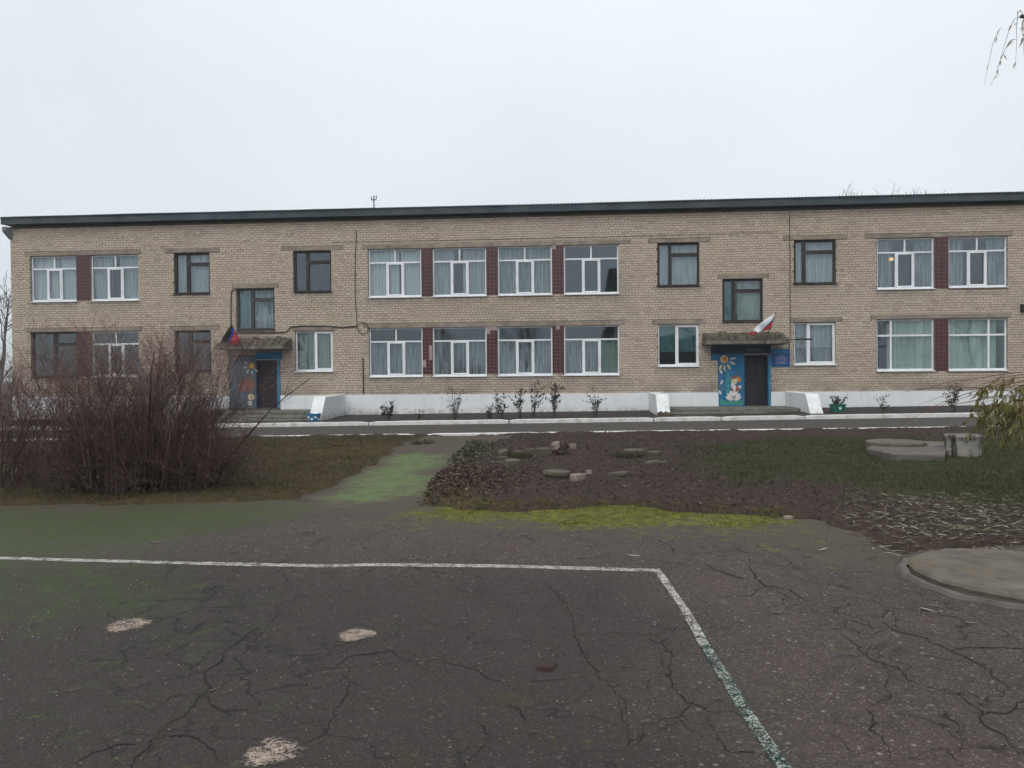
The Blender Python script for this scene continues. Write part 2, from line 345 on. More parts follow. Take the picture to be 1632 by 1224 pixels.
M = dict(
 brick=m_brick(), mortar=plain('mortar', (.095, .08, .07), .3, 3, .95, bump=.4), lintel=plain('lintel_concrete', (.28, .235, .19), .25, 2.5, .92, bump=.4, dirt=(.13, .11, .095)),
 reveal=plain('reveal_plaster', (.30, .275, .235), .2, 3, .9, dirt=(.17, .15, .13)), white=m_white(),
 whitetop=plain('whitewash_clean', (.74, .75, .75), .06, 3, .85, bump=.2, dirt=(.5, .49, .46), dscale=2.5),
 pvc=plain('white_plastic_frame', (.80, .82, .84), .05, 4, .45, .5, dirt=(.62, .62, .61), dscale=2.2), sill=plain('white_metal_sill', (.78, .80, .82), .05, 3, .45, .5, dirt=(.55, .55, .53), dscale=3),
 wood=plain('dark_painted_wood', (.035, .027, .028), .35, 10, .7, dirt=(.07, .055, .05)), woodg=plain('old_green_grey_wood', (.055, .06, .058), .35, 10, .7), glass=m_glass(),
 tulle=m_curtain('white_tulle', (.76, .80, .84), .66, .2), whitec=m_curtain('white_curtain', (.84, .86, .88), .95, .05), sheer=m_curtain('sheer_tulle', (.66, .70, .74), .46, .25), green=m_curtain('green_curtain', (.62, .74, .65), .97, .03), greygreen=m_curtain('grey_green_curtain', (.44, .52, .47), .9, .08), teal=m_curtain('teal_curtain', (.10, .26, .27), .92, .05),
 tile=plain('maroon_glazed_tile', (.070, .020, .024), .35, 4, .28, .5), grout=plain('tile_grout', (.36, .27, .26), .25, 8, .9), patch=plain('patched_plaster', (.33, .24, .23), .2, 5, .9),
 roof=plain('roof_sheet', (.075, .105, .115), .35, 2.5, .7, bump=.2), fascia=plain('fascia_board', (.050, .066, .076), .3, 2, .75, dirt=(.08, .09, .092)),
 canopy=plain('mossy_concrete', (.105, .09, .07), .5, 5, .95, bump=1., bs=18, dirt=(.055, .056, .03), dscale=3), conc=plain('weathered_concrete', (.125, .108, .095), .3, 4, .93, bump=.6, bs=25, dirt=(.10, .09, .075), dscale=1.5),
 concm=plain('lichen_concrete', (.125, .110, .092), .35, 5, .95, bump=.8, bs=22, dirt=(.14, .105, .055), dscale=2.5), stepc=plain('worn_step_concrete', (.15, .145, .125), .35, 5, .95, bump=.6, bs=20, dirt=(.06, .055, .045), dscale=2),
 door=plain('dark_door', (.016, .015, .022), .25, 5, .6), doorl=plain('dark_brown_door', (.024, .017, .022), .25, 5, .6), blue=plain('blue_paint', (.014, .145, .30), .25, 3, .7, dirt=(.02, .10, .18)), bluel=plain('light_blue_paint', (.045, .20, .33), .25, 3, .7),
 navy=plain('navy_board', (.018, .034, .065), .3, 4, .6), sign=plain('blue_sign', (.02, .065, .22), .12, 4, .5), signtx=plain('sign_lettering', (.30, .36, .48), .1, 8, .6),
 yellow=plain('yellow_paint', (.55, .34, .05), .2, 8, .7), orange=plain('orange_paint', (.55, .22, .03), .2, 8, .7), cream=plain('cream_paint', (.60, .52, .33), .15, 8, .7), mwhite=plain('mural_white', (.62, .60, .60), .12, 8, .75), mbrown=plain('mural_brown', (.23, .10, .085), .25, 9, .75), mgreen=plain('mural_green', (.05, .26, .21), .25, 6, .75), mteal=plain('mural_teal', (.04, .22, .27), .25, 6, .75), mgrey=plain('mural_grey', (.11, .15, .24), .25, 7, .75),
 fwhite=plain('flag_white', (.62, .64, .68), .08, 8, .8), fblue=plain('flag_blue', (.02, .035, .20), .15, 8, .8), fred=plain('flag_red', (.33, .025, .05), .15, 8, .8), fblack=plain('flag_black', (.014, .014, .018), .2, 8, .8),
 black=plain('black_cable', (.022, .02, .02), .2, 8, .6), grey=plain('grey_metal', (.16, .17, .18), .2, 6, .5),
 inner=plain('room_wall', (.33, .34, .33), .08, 1, .9), kerb=plain('painted_kerb', (.66, .65, .63), .08, 3, .85, bump=.35, dirt=(.33, .31, .285), dscale=3.5),
 court=m_asphalt('court_asphalt', (.092, .068, .060), (.068, .055, .049), (.104, .068, .060), True, 1.0), drive=m_asphalt('drive_asphalt', (.095, .083, .074), (.082, .075, .067), (.088, .073, .062), False, .25),
 soil=m_soil(), bed=plain('bed_soil', (.040, .033, .030), .5, 6, .95, bump=.8, bs=15), blind=plain('worn_asphalt_strip', (.075, .070, .066), .3, 3, .92, bump=.5),
 paint=m_paint('worn_white_paint', (.56, .53, .49), .47), paintc=m_paint('worn_spot_paint', (.40, .32, .26), .455, None, True), paintg=m_paint('worn_teal_paint', (.16, .22, .19), .56, (.034, .062, .054)),
 grass=m_rnd('grass_blades', [(0, (.016, .022, .008)), (.5, (.045, .056, .020)), (.8, (.085, .080, .035)), (1, (.15, .125, .065))], trans=.2), dry=m_rnd('dry_grass_blades', [(0, (.030, .026, .010)), (.5, (.072, .060, .024)), (.8, (.10, .082, .042)), (1, (.16, .135, .08))], trans=.2),
 mossb=m_rnd('moss_tufts', [(0, (.05, .055, .010)), (.6, (.135, .138, .012)), (1, (.20, .19, .03))]), litter=m_rnd('dead_leaves', [(0, (.024, .014, .011)), (.5, (.066, .042, .033)), (.8, (.12, .085, .066)), (1, (.25, .20, .155))]), willowl=m_rnd('pale_fallen_leaves', [(0, (.055, .046, .024)), (.35, (.13, .115, .065)), (.7, (.22, .205, .145)), (1, (.42, .40, .32))]),
 cover=m_rnd('ground_cover_leaves', [(0, (.022, .026, .014)), (.5, (.062, .068, .04)), (1, (.17, .17, .12))]), twig=m_rnd('bush_twigs', [(0, (.032, .020, .019)), (.5, (.090, .052, .048)), (.85, (.17, .105, .094)), (1, (.23, .165, .14))]), cane=plain('bush_cane', (.030, .020, .019), .4, 12, .85),
 rose=m_rnd('rose_leaves', [(0, (.014, .019, .013)), (.7, (.036, .042, .026)), (1, (.085, .055, .038))]), rosec=plain('rose_cane', (.042, .046, .032), .3, 12, .8), potleaf=m_rnd('potted_leaves', [(0, (.014, .026, .014)), (1, (.06, .078, .042))]),
 wleaf=m_rnd('willow_leaves', [(0, (.075, .08, .025)), (.4, (.165, .16, .05)), (.75, (.27, .25, .10)), (1, (.42, .39, .25))], trans=.4), wtwig=m_rnd('willow_withes', [(0, (.05, .022, .014)), (1, (.15, .065, .035))]), bark=plain('bark', (.060, .050, .043), .4, 9, .95, bump=1., bs=12), farbark=plain('far_bark', (.10, .092, .088), .2, 5, .95),
 stone=plain('field_stone', (.10, .088, .068), .35, 6, .92, bump=.7, bs=25, dirt=(.07, .075, .03), dscale=4), pstone=plain('pale_stone', (.235, .19, .165), .25, 8, .9, bump=.6, bs=20), brickr=plain('asphalt_chip', (.055, .030, .028), .3, 20, .9, bump=.5),
 stump=None, bluepot=plain('blue_pot', (.025, .20, .38), .12, 6, .55), dot=plain('white_dot', (.7, .72, .72), .05, 6, .6), greenpot=plain('green_pot', (.012, .14, .10), .15, 6, .5),
 needle=m_rnd('spruce_needles', [(0, (.008, .014, .008)), (1, (.03, .042, .022))]), house=plain('house_wall', (.34, .32, .29), .1, 1, .9), hroof=plain('house_roof', (.07, .062, .06), .2, 1, .85))
def m_stump():
    t = NT('birch_painted_stump'); o = t.n('ShaderNodeVectorMath', operation='MULTIPLY'); t.l(t.pos, o.inputs[0]); o.inputs[1].default_value = (1, 1, .25)
    c = t.mix(t.rng(t.noise(9, 5, o.outputs[0], .65), .48, .56), (.27, .255, .225), (.022, .020, .021)); c = t.mix(t.rng(t.noise(30, 4), .4, .7, 0, .5), c, (.16, .15, .13))
    t.bump(t.noise(16, 5, o.outputs[0]), .9, .03); return t.done(c, .92, .2)
M['stump'] = m_stump()
_l = NT('lamp_glow'); _l.b.inputs['Emission Color'].default_value = (1, .45, .20, 1); _l.b.inputs['Emission Strength'].default_value = 1.6; M['glow'] = _l.done((.8, .7, .6), .5)

# ================================================================== GROUND
KY1, KY2 = 21.45, 26.05                      # fronts of the two white kerbs
def warp(x, y): return .22*fbm(x*1.3, y*1.3, 11, 4)*2+.10*fbm(x*5, y*5, 13, 3)*2
def court_z(x, y): return gz(x)+.03*fbm(np.asarray(x)*.35, np.asarray(y)*.35, 3, 2)
P_COURT = gpoly([(-420, 826), (-200, 814), (0, 806), (120, 808), (300, 806), (400, 802), (480, 797), (520, 785), (560, 762), (610, 735), (650, 708)])
P_COURT += [(-3.9, 21.3), (-1.4, 21.3)] + gpoly([(742, 716), (722, 737), (700, 760), (674, 788), (668, 806), (720, 813), (800, 817), (900, 813), (1000, 810), (1100, 820), (1200, 824), (1290, 830), (1345, 856), (1400, 880), (1450, 890), (1520, 880), (1640, 872), (1900, 868)])
P_COURT += [(30, 7.5), (30, -14), (-30, -14), (-30, 9.0)]
P_MOSS = gpoly([(640, 820), (700, 804), (780, 803), (880, 800), (1000, 798), (1100, 808), (1200, 814), (1275, 826), (1190, 844), (1100, 838), (1010, 850), (930, 848), (850, 838), (760, 834), (690, 838)])
P_MOSS2 = gpoly([(520, 838), (640, 815), (1000, 808), (1290, 828), (1360, 872), (1330, 905), (1200, 885), (1080, 868), (900, 858), (700, 850), (560, 856)])
P_PALE = gpoly([(495, 797), (555, 762), (606, 734), (640, 724), (715, 724), (706, 748), (680, 772), (645, 796), (560, 806)])
P_DARKG = gpoly([(-200, 900), (-100, 835), (0, 815), (300, 808), (470, 803), (500, 815), (380, 840), (220, 868), (60, 885)])
P_DARKG2 = gpoly([(-200, 1010), (-150, 905), (60, 900), (300, 905), (260, 950), (60, 1010)])
P_GRASS = gpoly([(1130, 716), (1250, 703), (1330, 702), (1700, 704), (1900, 780), (1632, 812), (1480, 795), (1380, 778), (1280, 768), (1180, 775), (1110, 758)])
P_LITTER = gpoly([(1330, 828), (1370, 800), (1450, 790), (1560, 790), (1800, 800), (1800, 880), (1640, 885), (1520, 874), (1440, 888), (1400, 876), (1350, 852)])
MH = at(1587, 915, 0.001*0+6.18) if False else None

def grid(x0, x1, y0, y1, s):
    nx, ny = int(round((x1-x0)/s))+1, int(round((y1-y0)/s))+1
    X, Y = np.meshgrid(np.linspace(x0, x1, nx), np.linspace(y0, y1, ny)); i = np.arange(nx*ny).reshape(ny, nx)
    return X.ravel(), Y.ravel(), np.stack([i[:-1, :-1], i[:-1, 1:], i[1:, 1:], i[1:, :-1]], -1).reshape(-1, 4)
# far ground to the horizon
X, Y, Fq = grid(-600, 600, -600, 600, 30.)
o = npobj('ground', np.stack([X, Y, np.where(np.hypot(X, Y) > 90, -.5, gz(X)-.30)], 1), Fq, M['soil'], attr=dict(green=X*0+.4, dry=X*0+.5), dom='POINT'); tag(o, 'wide rough ground around the yard', kind='structure')
# asphalt court
X, Y, Fq = grid(-13, 14, 1.2, 21.2, .09)
nz = fbm(X*.9, Y*.9, 21, 5)+.5*fbm(X*4, Y*4, 23, 3)
moss = (.8*sstep(.55, -.45, sdpoly(X, Y, P_MOSS)+1.1*nz))*np.clip(sstep(-3.2, -1.2, X)*sstep(4.2, 1.4, X)+.25, 0, 1)
moss = np.maximum(moss, .30*sstep(.4, -.4, sdpoly(X, Y, P_MOSS2)+.9*nz))
pale = .82*sstep(.5, -.6, sdpoly(X, Y, P_PALE)+1.4*nz)
dg = .70*sstep(.6, -.5, sdpoly(X, Y, P_DARKG)+.8*nz)+.45*sstep(.8, -.5, sdpoly(X, Y, P_DARKG2)+1.2*nz)+.22*sstep(.5, -3, X)
dcourt = sdpoly(X, Y, P_COURT)
P_INNER = gpoly([(-400, 876), (0, 889), (540, 901), (1052, 909), (1124, 1030), (1250, 1224), (1330, 1340)])+[(.9, 0), (-13, 0), (-13, 7)]
worn = sstep(.5, -.9, sdpoly(X, Y, P_INNER)+1.4*fbm(X*.5, Y*.5, 25, 4))
dust = 1.0*sstep(-1.5, -.1, dcourt+1.1*nz)+.45*sstep(8, 11, Y)
o = npobj('asphalt_court', np.stack([X, Y, court_z(X, Y)], 1), Fq, M['court'], attr=dict(moss=moss, algae=np.maximum(pale, dg), pale=(pale > dg)*1., dust=dust, worn=worn), dom='POINT', smooth=True)
tag(o, 'cracked dark asphalt court in the foreground', kind='structure')
# asphalt round about, out of view
b = MB()
for x0, x1, y0, y1 in ((-30, -13, -14, 9.0), (14, 30, -14, 7.5), (-13, 14, -14, 1.2)):
    for k in range(int(x0), int(x1)):
        for q in range(int(math.floor(y0)), int(math.ceil(y1))):
            xa, xb, ya, yb = k, min(k+1, x1), max(q, y0), min(q+1, y1)
            if yb > ya and xb > xa: b.face([(xx, yy, float(court_z(xx, yy))) for xx, yy in ((xa, ya), (xb, ya), (xb, yb), (xa, yb))])
tag(b.build('asphalt_yard', M['court']), 'asphalt continuing around the court', kind='structure')
# lawn and beds between court and drive
X, Y, Fq = grid(-15, 17, 5.6, KY1-.02, .07)
d = sdpoly(X, Y, P_COURT)+warp(X, Y)
def lawn_z(x, y, d=None):
    if d is None: d = sdpoly(x, y, P_COURT)+warp(x, y)
    up = sstep(-.12, .30, d)
    h = .045+.05*fbm(x*2.2, y*2.2, 5, 4)*1.6+.075*fbm(x*8, y*8, 9, 3)
    m0 = gnd(715, 782); h = h+.18*np.exp(-(((x-m0[0]-.05)/.55)**2+((y-m0[1]-.45)/.75)**2))
    m1 = gnd(735, 735); h = h+.16*np.exp(-(((x-m1[0])/.6)**2+((y-m1[1])/1.3)**2))
    m2 = gnd(930, 742); h = h+.13*np.exp(-(((x-m2[0])/2.6)**2+((y-m2[1])/2.6)**2))
    return gz(x)-.10+up*(h+.10)
Z = lawn_z(X, Y, d)
nz = fbm(X*.8, Y*.8, 31, 4)
green = .95*sstep(.8, -.6, sdpoly(X, Y, P_GRASS)+1.6*nz)+.25*sstep(.1, .5, nz+.3)*(X > 3)
left = sstep(-1.0, -2.2, X+.22*(Y-12)+.5*nz)
dryg = .9*left
green = np.maximum(green, .18*left+.35*sstep(.05, .3, nz)*left)
gz_back = sstep(KY1-1.6, KY1-.3, Y)
o = npobj('lawn_and_beds', np.stack([X, Y, Z], 1), Fq, M['soil'], attr=dict(green=green*(1-.6*gz_back), dry=dryg*(1-.75*gz_back)), dom='POINT', smooth=True)
tag(o, 'bare soil bed and patchy lawn before the drive', kind='structure')
# side lawns out of view
b = MB()
for x0, x1 in ((-60, -15), (17, 60)):
    for k in range(x0, x1):
        b.face([(k, 9. if x0 < 0 else 7.4, float(gz(k))-.02), (k+1, 9. if x0 < 0 else 7.4, float(gz(k+1))-.02), (k+1, KY1-.02, float(gz(k+1))-.0), (k, KY1-.02, float(gz(k)))])
tag(b.build('side_lawn', M['soil']), 'lawn to either side of the beds', kind='structure')
# drive between kerbs, and the strip along the wall
X, Y, Fq = grid(-45, 40, KY1+.08, KY2+.02, .6)
tag(npobj('drive', np.stack([X, Y, gz(X)+.015+.012*fbm(X*.5, Y*.5, 4, 2)], 1), Fq, M['drive'], smooth=True), 'narrow asphalt drive between two white kerbs', kind='structure')
X, Y, Fq = grid(-45, 40, KY2+.10, FY+.05, .15)
tt = (Y-KY2)/(FY-KY2); zz = gz(X)+.10+.085*tt+.05*fbm(X*1.7, Y*1.7, 8, 4)*np.sin(np.pi*np.clip(tt, 0, 1))
tag(npobj('flower_bed', np.stack([X, Y, zz], 1), Fq, M['bed'], smooth=True), 'strip of dark soil along the building wall', kind='structure')
def bed_z(x, y): return float(gz(x))+.10+.085*(y-KY2)/(FY-KY2)

# kerbs: long painted concrete pieces
def kerb(name, label, joints, y0, y1, top, jit):
    root = None
    for k in range(len(joints)-1):
        x0, x1 = joints[k]+.02, joints[k+1]-.02; n = max(2, int((x1-x0)/.25)); V = []; Fc = []
        for i in range(n+1):
            x = x0+(x1-x0)*i/n; z = float(gz(x)); w1 = .012*float(fbm(x*2.3, 1.+y0, 5, 4))*2*jit; w2 = .03*float(fbm(x*1.7, 7.+y0, 6, 4))*2*jit
            t = z+top+w1-(.035*jit if i in (0, n) else 0)
            V += [(x, y0+w2, z-.2), (x, y0+w2*.5, t-.02), (x, y0+.025+w2*.5, t), (x, y1, t), (x, y1, z-.2)]
        for i in range(n):
            for j in range(4): a = i*5+j; Fc.append((a, a+5, a+6, a+1))
        Fc += [(0, 1, 2, 3, 4), tuple(n*5+q for q in (4, 3, 2, 1, 0))]
        if root is None:
            root = empty(name, (-2.7, y0, 0)); tag(root, label, kind='structure')
        npobj('kerb_stone', V, Fc, M['kerb'], root)
    return root
def kx(px, Y): return at(px, 670, Y)[0]
kerb('front_kerb', 'low white painted edging along the near side of the drive', [-42, -33, -24, -17.2, kx(510, KY1), kx(663, KY1)], KY1, KY1+.12, .055, .8)
kerb('front_kerb', 'low white painted edging right of the path', [kx(680, KY1), kx(860, KY1), kx(1118, KY1), kx(1360, KY1), 13.5, 19, 25, 32], KY1, KY1+.12, .055, .6)
kerb('back_kerb', 'raised white painted kerb before the flower strip', [-42, -35, -28, -21, -14.5, kx(587, KY2), kx(811, KY2), kx(1042, KY2), kx(1150, KY2), kx(1283, KY2), 15.2, 21, 28, 35], KY2, KY2+.16, .155, 1.0)

# ================================================================== BUILDING
BX0, BX1, ZP, ZT = -23.5, 18.35, .92, 8.16
B = empty('school_building', (-2.6, FY, 0.2))
tag(B, 'long two-storey beige brick building with dark eaves, white windows and two entrances', 'building')
# openings (x0, x1, z0, z1, kind)
OP = []
def op(n, x0, x1, z0, z1, kind, **k): OP.append(dict(n=n, x0=x0, x1=x1, z0=z0, z1=z1, kind=kind, **k))
U0, U1, L0, L1 = 4.88, 6.89, 1.62, 3.65
op('L1', -22.62, -20.6, U0+.05, U1, 'T', cur='white'); op('L2', -19.97, -17.87, U0+.05, U1, 'T', cur='part')
op('o3', -16.31, -14.77, 5.17, 6.9, 'O', split=.37, cur='tulle'); op('o4', -11.19, -9.6, 5.16, 6.88, 'O', split=.36, cur='none'); op('st', -13.64, -12.02, 3.64, 5.37, 'O', split=.40, cur='tealhalf', g=1)
for n, a, c in (('M1', -8.05, 'white'), ('M2', -5.38, 'part'), ('M3', -2.71, 'full'), ('M4', -.035, 'none')): op(n, a, a+2.2, U0, U1, 'T', cur=c)
op('R5', 3.71, 5.36, 5.15, 6.9, 'O', split=.3, cur='tulle'); op('R6', 9.04, 10.65, 5.15, 6.9, 'O', split=.25, cur='tulle'); op('Rs', 6.26, 7.83, 3.70, 5.41, 'O', split=.28, cur='tealhalf')
op('R1', 12.21, 14.38, U0, 6.9, 'T', cur='side'); op('R2', 14.92, 17.11, U0+.02, 6.9, 'T', cur='side')
op('l1', -22.66, -20.62, L0+.1, L1+.02, 'O', split=.5, cur='none'); op('l2', -19.97, -17.9, L0+.1, L1+.02, 'T', cur='none'); op('o3l', -16.32, -14.77, 1.94, 3.65, 'O', split=.4, cur='none')
op('w4', -11.16, -9.57, 1.87, 3.57, '2', split=.52, cur='greygreen')
for n, a, c, t in (('m1', -8.05, 'half', 1), ('m2', -5.41, 'half', 0), ('m3', -2.74, 'half', 0), ('m4', -.05, 'half2', 0)): op(n, a, a+2.22, L0, L1, 'T', top=t, cur=c)
op('r5', 3.71, 5.33, 1.94, 3.64, '2', split=.45, cur='tealtop'); op('r6', 9.03, 10.63, 1.95, 3.65, '2', split=.34, cur='sheerhalf')
op('r1', 12.2, 14.37, 1.68, 3.73, 'X', split=.26, cur='green'); op('r2', 14.91, 17.11, 1.67, 3.72, 'X', split=.70, cur='green')
DOORS = [dict(x0=7.08, x1=8.02, z0=.36, z1=2.40), dict(x0=-12.84, x1=-11.93, z0=.38, z1=2.38)]
HOLES = [(o['x0'], o['x1'], o['z0'], o['z1']) for o in OP]+[(d['x0'], d['x1'], d['z0'], d['z1']) for d in DOORS]
LINT = [(-22.86, -17.75, U1+.01, 7.07), (-16.72, -14.33, 6.91, 7.1), (-11.68, -9.09, 6.89, 7.08), (-13.8, -11.82, 5.38, 5.56), (-8.27, 2.64, U1+.005, 7.05), (3.35, 5.79, 6.91, 7.07), (8.64, 11.1, 6.91, 7.08), (6.08, 8.06, 5.42, 5.58), (11.76, 17.3, 6.91, 7.07),
        (-22.86, -17.75, L1+.03, 3.84), (-16.55, -14.38, 3.66, 3.83), (-11.25, -9.47, 3.58, 3.75), (-8.28, 2.38, L1+.005, 3.84), (3.5, 5.57, 3.65, 3.84), (8.87, 10.88, 3.66, 3.86), (11.97, 17.25, 3.74, 3.9)]
PIER = [(-5.84, -5.39, U0+.05, U1), (-3.17, -2.72, U0+.05, U1), (-.5, -.045, U0+.05, U1), (-5.82, -5.42, L0+.12, L1), (-3.18, -2.75, L0+.12, L1), (-.51, -.06, L0+.12, L1), (-20.59, -19.98, U0+.1, U1), (-20.61, -19.98, L0+.15, L1+.02), (14.39, 14.91, U0+.02, 6.9), (14.38, 14.9, 1.68, 3.73)]
MURALS = [(6.07, 7.08, .36, 2.5), (8.02, 8.12, .36, 2.44), (5.8, 8.12, 2.44, 2.95), (8.12, 8.86, 1.9, 2.62), (5.8, 6.07, 2.2, 2.44), (-14.0, -12.84, .38, 2.6), (-11.93, -11.80, .38, 2.42), (-12.84, -11.72, 2.42, 2.72)]
# wall core (mortar) with openings
def holed_wall(name, x0, x1, z0, z1, holes, yf, yb, mats, parent):
    xs = sorted({x0, x1, *[h[0] for h in holes], *[h[1] for h in holes]}); zs = sorted({z0, z1, *[h[2] for h in holes], *[h[3] for h in holes]}); b = MB()
    for i in range(len(xs)-1):
        za = None
        for j in range(len(zs)-1):
            cx, cz = (xs[i]+xs[i+1])/2, (zs[j]+zs[j+1])/2
            if any(h[0] < cx < h[1] and h[2] < cz < h[3] for h in holes): continue
            b.face([(xs[i], yf, zs[j]), (xs[i+1], yf, zs[j]), (xs[i+1], yf, zs[j+1]), (xs[i], yf, zs[j+1])])
            b.face([(xs[i+1], yb, zs[j]), (xs[i], yb, zs[j]), (xs[i], yb, zs[j+1]), (xs[i+1], yb, zs[j+1])], 2)
    for h in holes:
        a, c, d, e = h
        b.face([(a, yf, d), (a, yf, e), (a, yb, e), (a, yb, d)], 1); b.face([(c, yf, d), (c, yb, d), (c, yb, e), (c, yf, e)], 1)
        b.face([(a, yf, e), (c, yf, e), (c, yb, e), (a, yb, e)], 1); b.face([(a, yf, d), (a, yb, d), (c, yb, d), (c, yf, d)], 1)
    return b.build(name, mats, parent)
holed_wall('wall', BX0, BX1, -.3, ZT, HOLES, FY+.012, FY+.40, [M['mortar'], M['reveal'], M['inner']], B)
b = MB(); b.box(BX0, BX0+.38, FY+.40, FY+11.6, -.3, ZT, 1); b.box(BX1-.38, BX1, FY+.40, FY+11.6, -.3, ZT, 1); b.box(BX0, BX1, FY+11.6, FY+12, -.3, ZT, 1)
b.build('side_wall', [M['reveal'], M['reveal']], B)
b = MB(); b.box(BX0+.4, BX1-.4, FY+.41, FY+11.5, 4.05, 4.3); b.box(BX0+.4, BX1-.4, FY+.41, FY+11.5, 7.3, 7.5); b.box(BX0+.4, BX1-.4, FY+.41, FY+11.5, .2, .36)
b.box(BX0+.4, BX1-.4, FY+5.2, FY+5.35, .36, 4.05); b.box(BX0+.4, BX1-.4, FY+5.2, FY+5.35, 4.3, 7.3)
for x in (-17.2, -14.3, -11.6, -8.8, 3.1, 5.9, 8.5, 11.3):
    b.box(x, x+.14, FY+.42, FY+5.2, .36, 4.05); b.box(x, x+.14, FY+.42, FY+5.2, 4.3, 7.3)
b.build('interior_wall', M['inner'], B)

# bricks, course by course, round every opening
CH, BL, BH_, GAP = .098, .26, .13, .014
block = HOLES+LINT+PIER+[m for m in MURALS]+[(d['x0']-.02, d['x1']+.02, d['z0'], d['z1']) for d in DOORS]
bricks = []
nrow = int((ZT-ZP)/CH)
for r in range(nrow):
    zb, zt = ZP+r*CH, ZP+(r+1)*CH-GAP; hits = [q for q in block if q[2] < zt and q[3] > zb]
    cuts = sorted({BX0, BX1, *[min(max(q[0], BX0), BX1) for q in hits], *[min(max(q[1], BX0), BX1) for q in hits]})
    header = r % 5 == 3; L = BH_ if header else BL; off = (0.0 if header else (.065 if r % 2 else .195))
    yo = -.035 if zb > 8.0 else 0.
    segs = []
    for i in range(len(cuts)-1):
        xm = (cuts[i]+cuts[i+1])/2; lo, hi = zb, zt
        for q in hits:
            if q[0] < xm < q[1]:
                if q[2] <= lo+.001: lo = max(lo, q[3]+.006)
                else: hi = min(hi, q[2]-.006)
        if hi-lo < .02: continue
        if segs and abs(segs[-1][1]-cuts[i]) < 1e-6 and abs(segs[-1][2]-lo) < 1e-6 and abs(segs[-1][3]-hi) < 1e-6: segs[-1][1] = cuts[i+1]
        else: segs.append([cuts[i], cuts[i+1], lo, hi])
    for xa, xb, lo, hi in segs:
        k = math.floor((xa-BX0-off)/L)
        while True:
            a = max(xa, BX0+off+k*L); e = min(xb, BX0+off+(k+1)*L)-GAP; k += 1
            if a >= xb: break
            if e-a < .03: continue
            bricks.append((a, e, lo, hi, yo, (e-a > L-GAP-.004) and (hi-lo > CH-GAP-.004) and not header))
BR = np.array([q[:5] for q in bricks]); full = np.array([q[5] for q in bricks])
order = np.argsort(-(BR[:, 0]+1e3*full)); single = np.zeros(len(BR), bool); cand = [i for i in np.argsort(-BR[:, 0]) if full[i] and BR[i, 0] < 17.9 and BR[i, 2] < 6.6][:300]; single[cand] = True
rest = BR[~single]; n = len(rest)
jy = rng.uniform(-.004, .004, n); jz = rng.uniform(-.002, .002, n)
x0, x1, z0, z1 = rest[:, 0], rest[:, 1], rest[:, 2]+jz, rest[:, 3]+jz; yf = FY+rest[:, 4]+jy; yb = np.full(n, FY+.02)
V = np.stack([np.stack(c, 1) for c in ((x0, yf, z0), (x1, yf, z0), (x1, yf, z1), (x0, yf, z1), (x0, yb, z0), (x1, yb, z0), (x1, yb, z1), (x0, yb, z1))], 1).reshape(-1, 3)
i = np.arange(n)[:, None, None]*8; Fq = (i+np.array([[0, 1, 2, 3], [1, 5, 6, 2], [4, 0, 3, 7], [3, 2, 6, 7], [4, 5, 1, 0]])[None]).reshape(-1, 4)
def brnd(x, z): return np.clip(rng.beta(2.2, 2.2, len(x))+.35*fbm(x*.5, z*.9, 41, 3), 0, 1)
def stain_of(x, z):
    st = np.zeros(len(x)); jn = fbm(x*2.5, z*.7, 51, 3)+.5*fbm(x*9, z*1.2, 52, 2)
    for o in OP:                          # damp runs below the sills
        inx = (x > o['x0']-.15) & (x < o['x1']+.1); dz = o['z0']-z; st = np.maximum(st, np.where(inx & (dz > 0), .75*np.exp(-np.maximum(dz-.05, 0)/(.22+.25*np.clip(jn+.3, 0, 1))), 0))
    st = np.maximum(st, .55*sstep(7.55, 8.15, z+.6*jn)); st = np.maximum(st, .5*sstep(.12, .4, fbm(x*.45, z*.5, 53, 4))); return np.clip(st+.25*(rng.uniform(0, 1, len(x)) > .94), 0, 1)
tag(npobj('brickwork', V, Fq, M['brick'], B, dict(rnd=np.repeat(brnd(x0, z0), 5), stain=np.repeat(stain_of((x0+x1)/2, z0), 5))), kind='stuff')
protos = []
for k in range(14):
    b = MB(); b.box(0, BL-GAP, 0, .03, 0, CH-GAP); me = npmesh('brick', b.v, b.f, M['brick'], dict(rnd=[(k+.5)/14]*6, stain=[.3 if k % 5 == 0 else 0.]*6)); protos.append(me)
for idx in cand:
    q = BR[idx]; o = bpy.data.objects.new('brick', protos[min(13, int(np.clip(rng.beta(2.2, 2.2), 0, .99)*14))]); link(o, B)
    o.matrix_parent_inverse = Matrix.Translation(B.location).inverted(); o.location = (q[0], FY+q[4]+rng.uniform(-.004, .004), q[2])

# plinth, lintels
b = MB()
def plinth_run(x0, x1): b.box(x0, x1, FY-.035, FY+.011, -.4, ZP-.004)
ed = [BX0, -14.0, -11.8, 6.07, 8.12, BX1]
for k in (0, 2, 4): plinth_run(ed[k], ed[k+1])
b.build('plinth', M['white'], B)
for q in LINT: MB().box(q[0], q[1], FY-.012, FY+.011, q[2], q[3]).build('lintel', M['lintel'], B, bevel=.006)
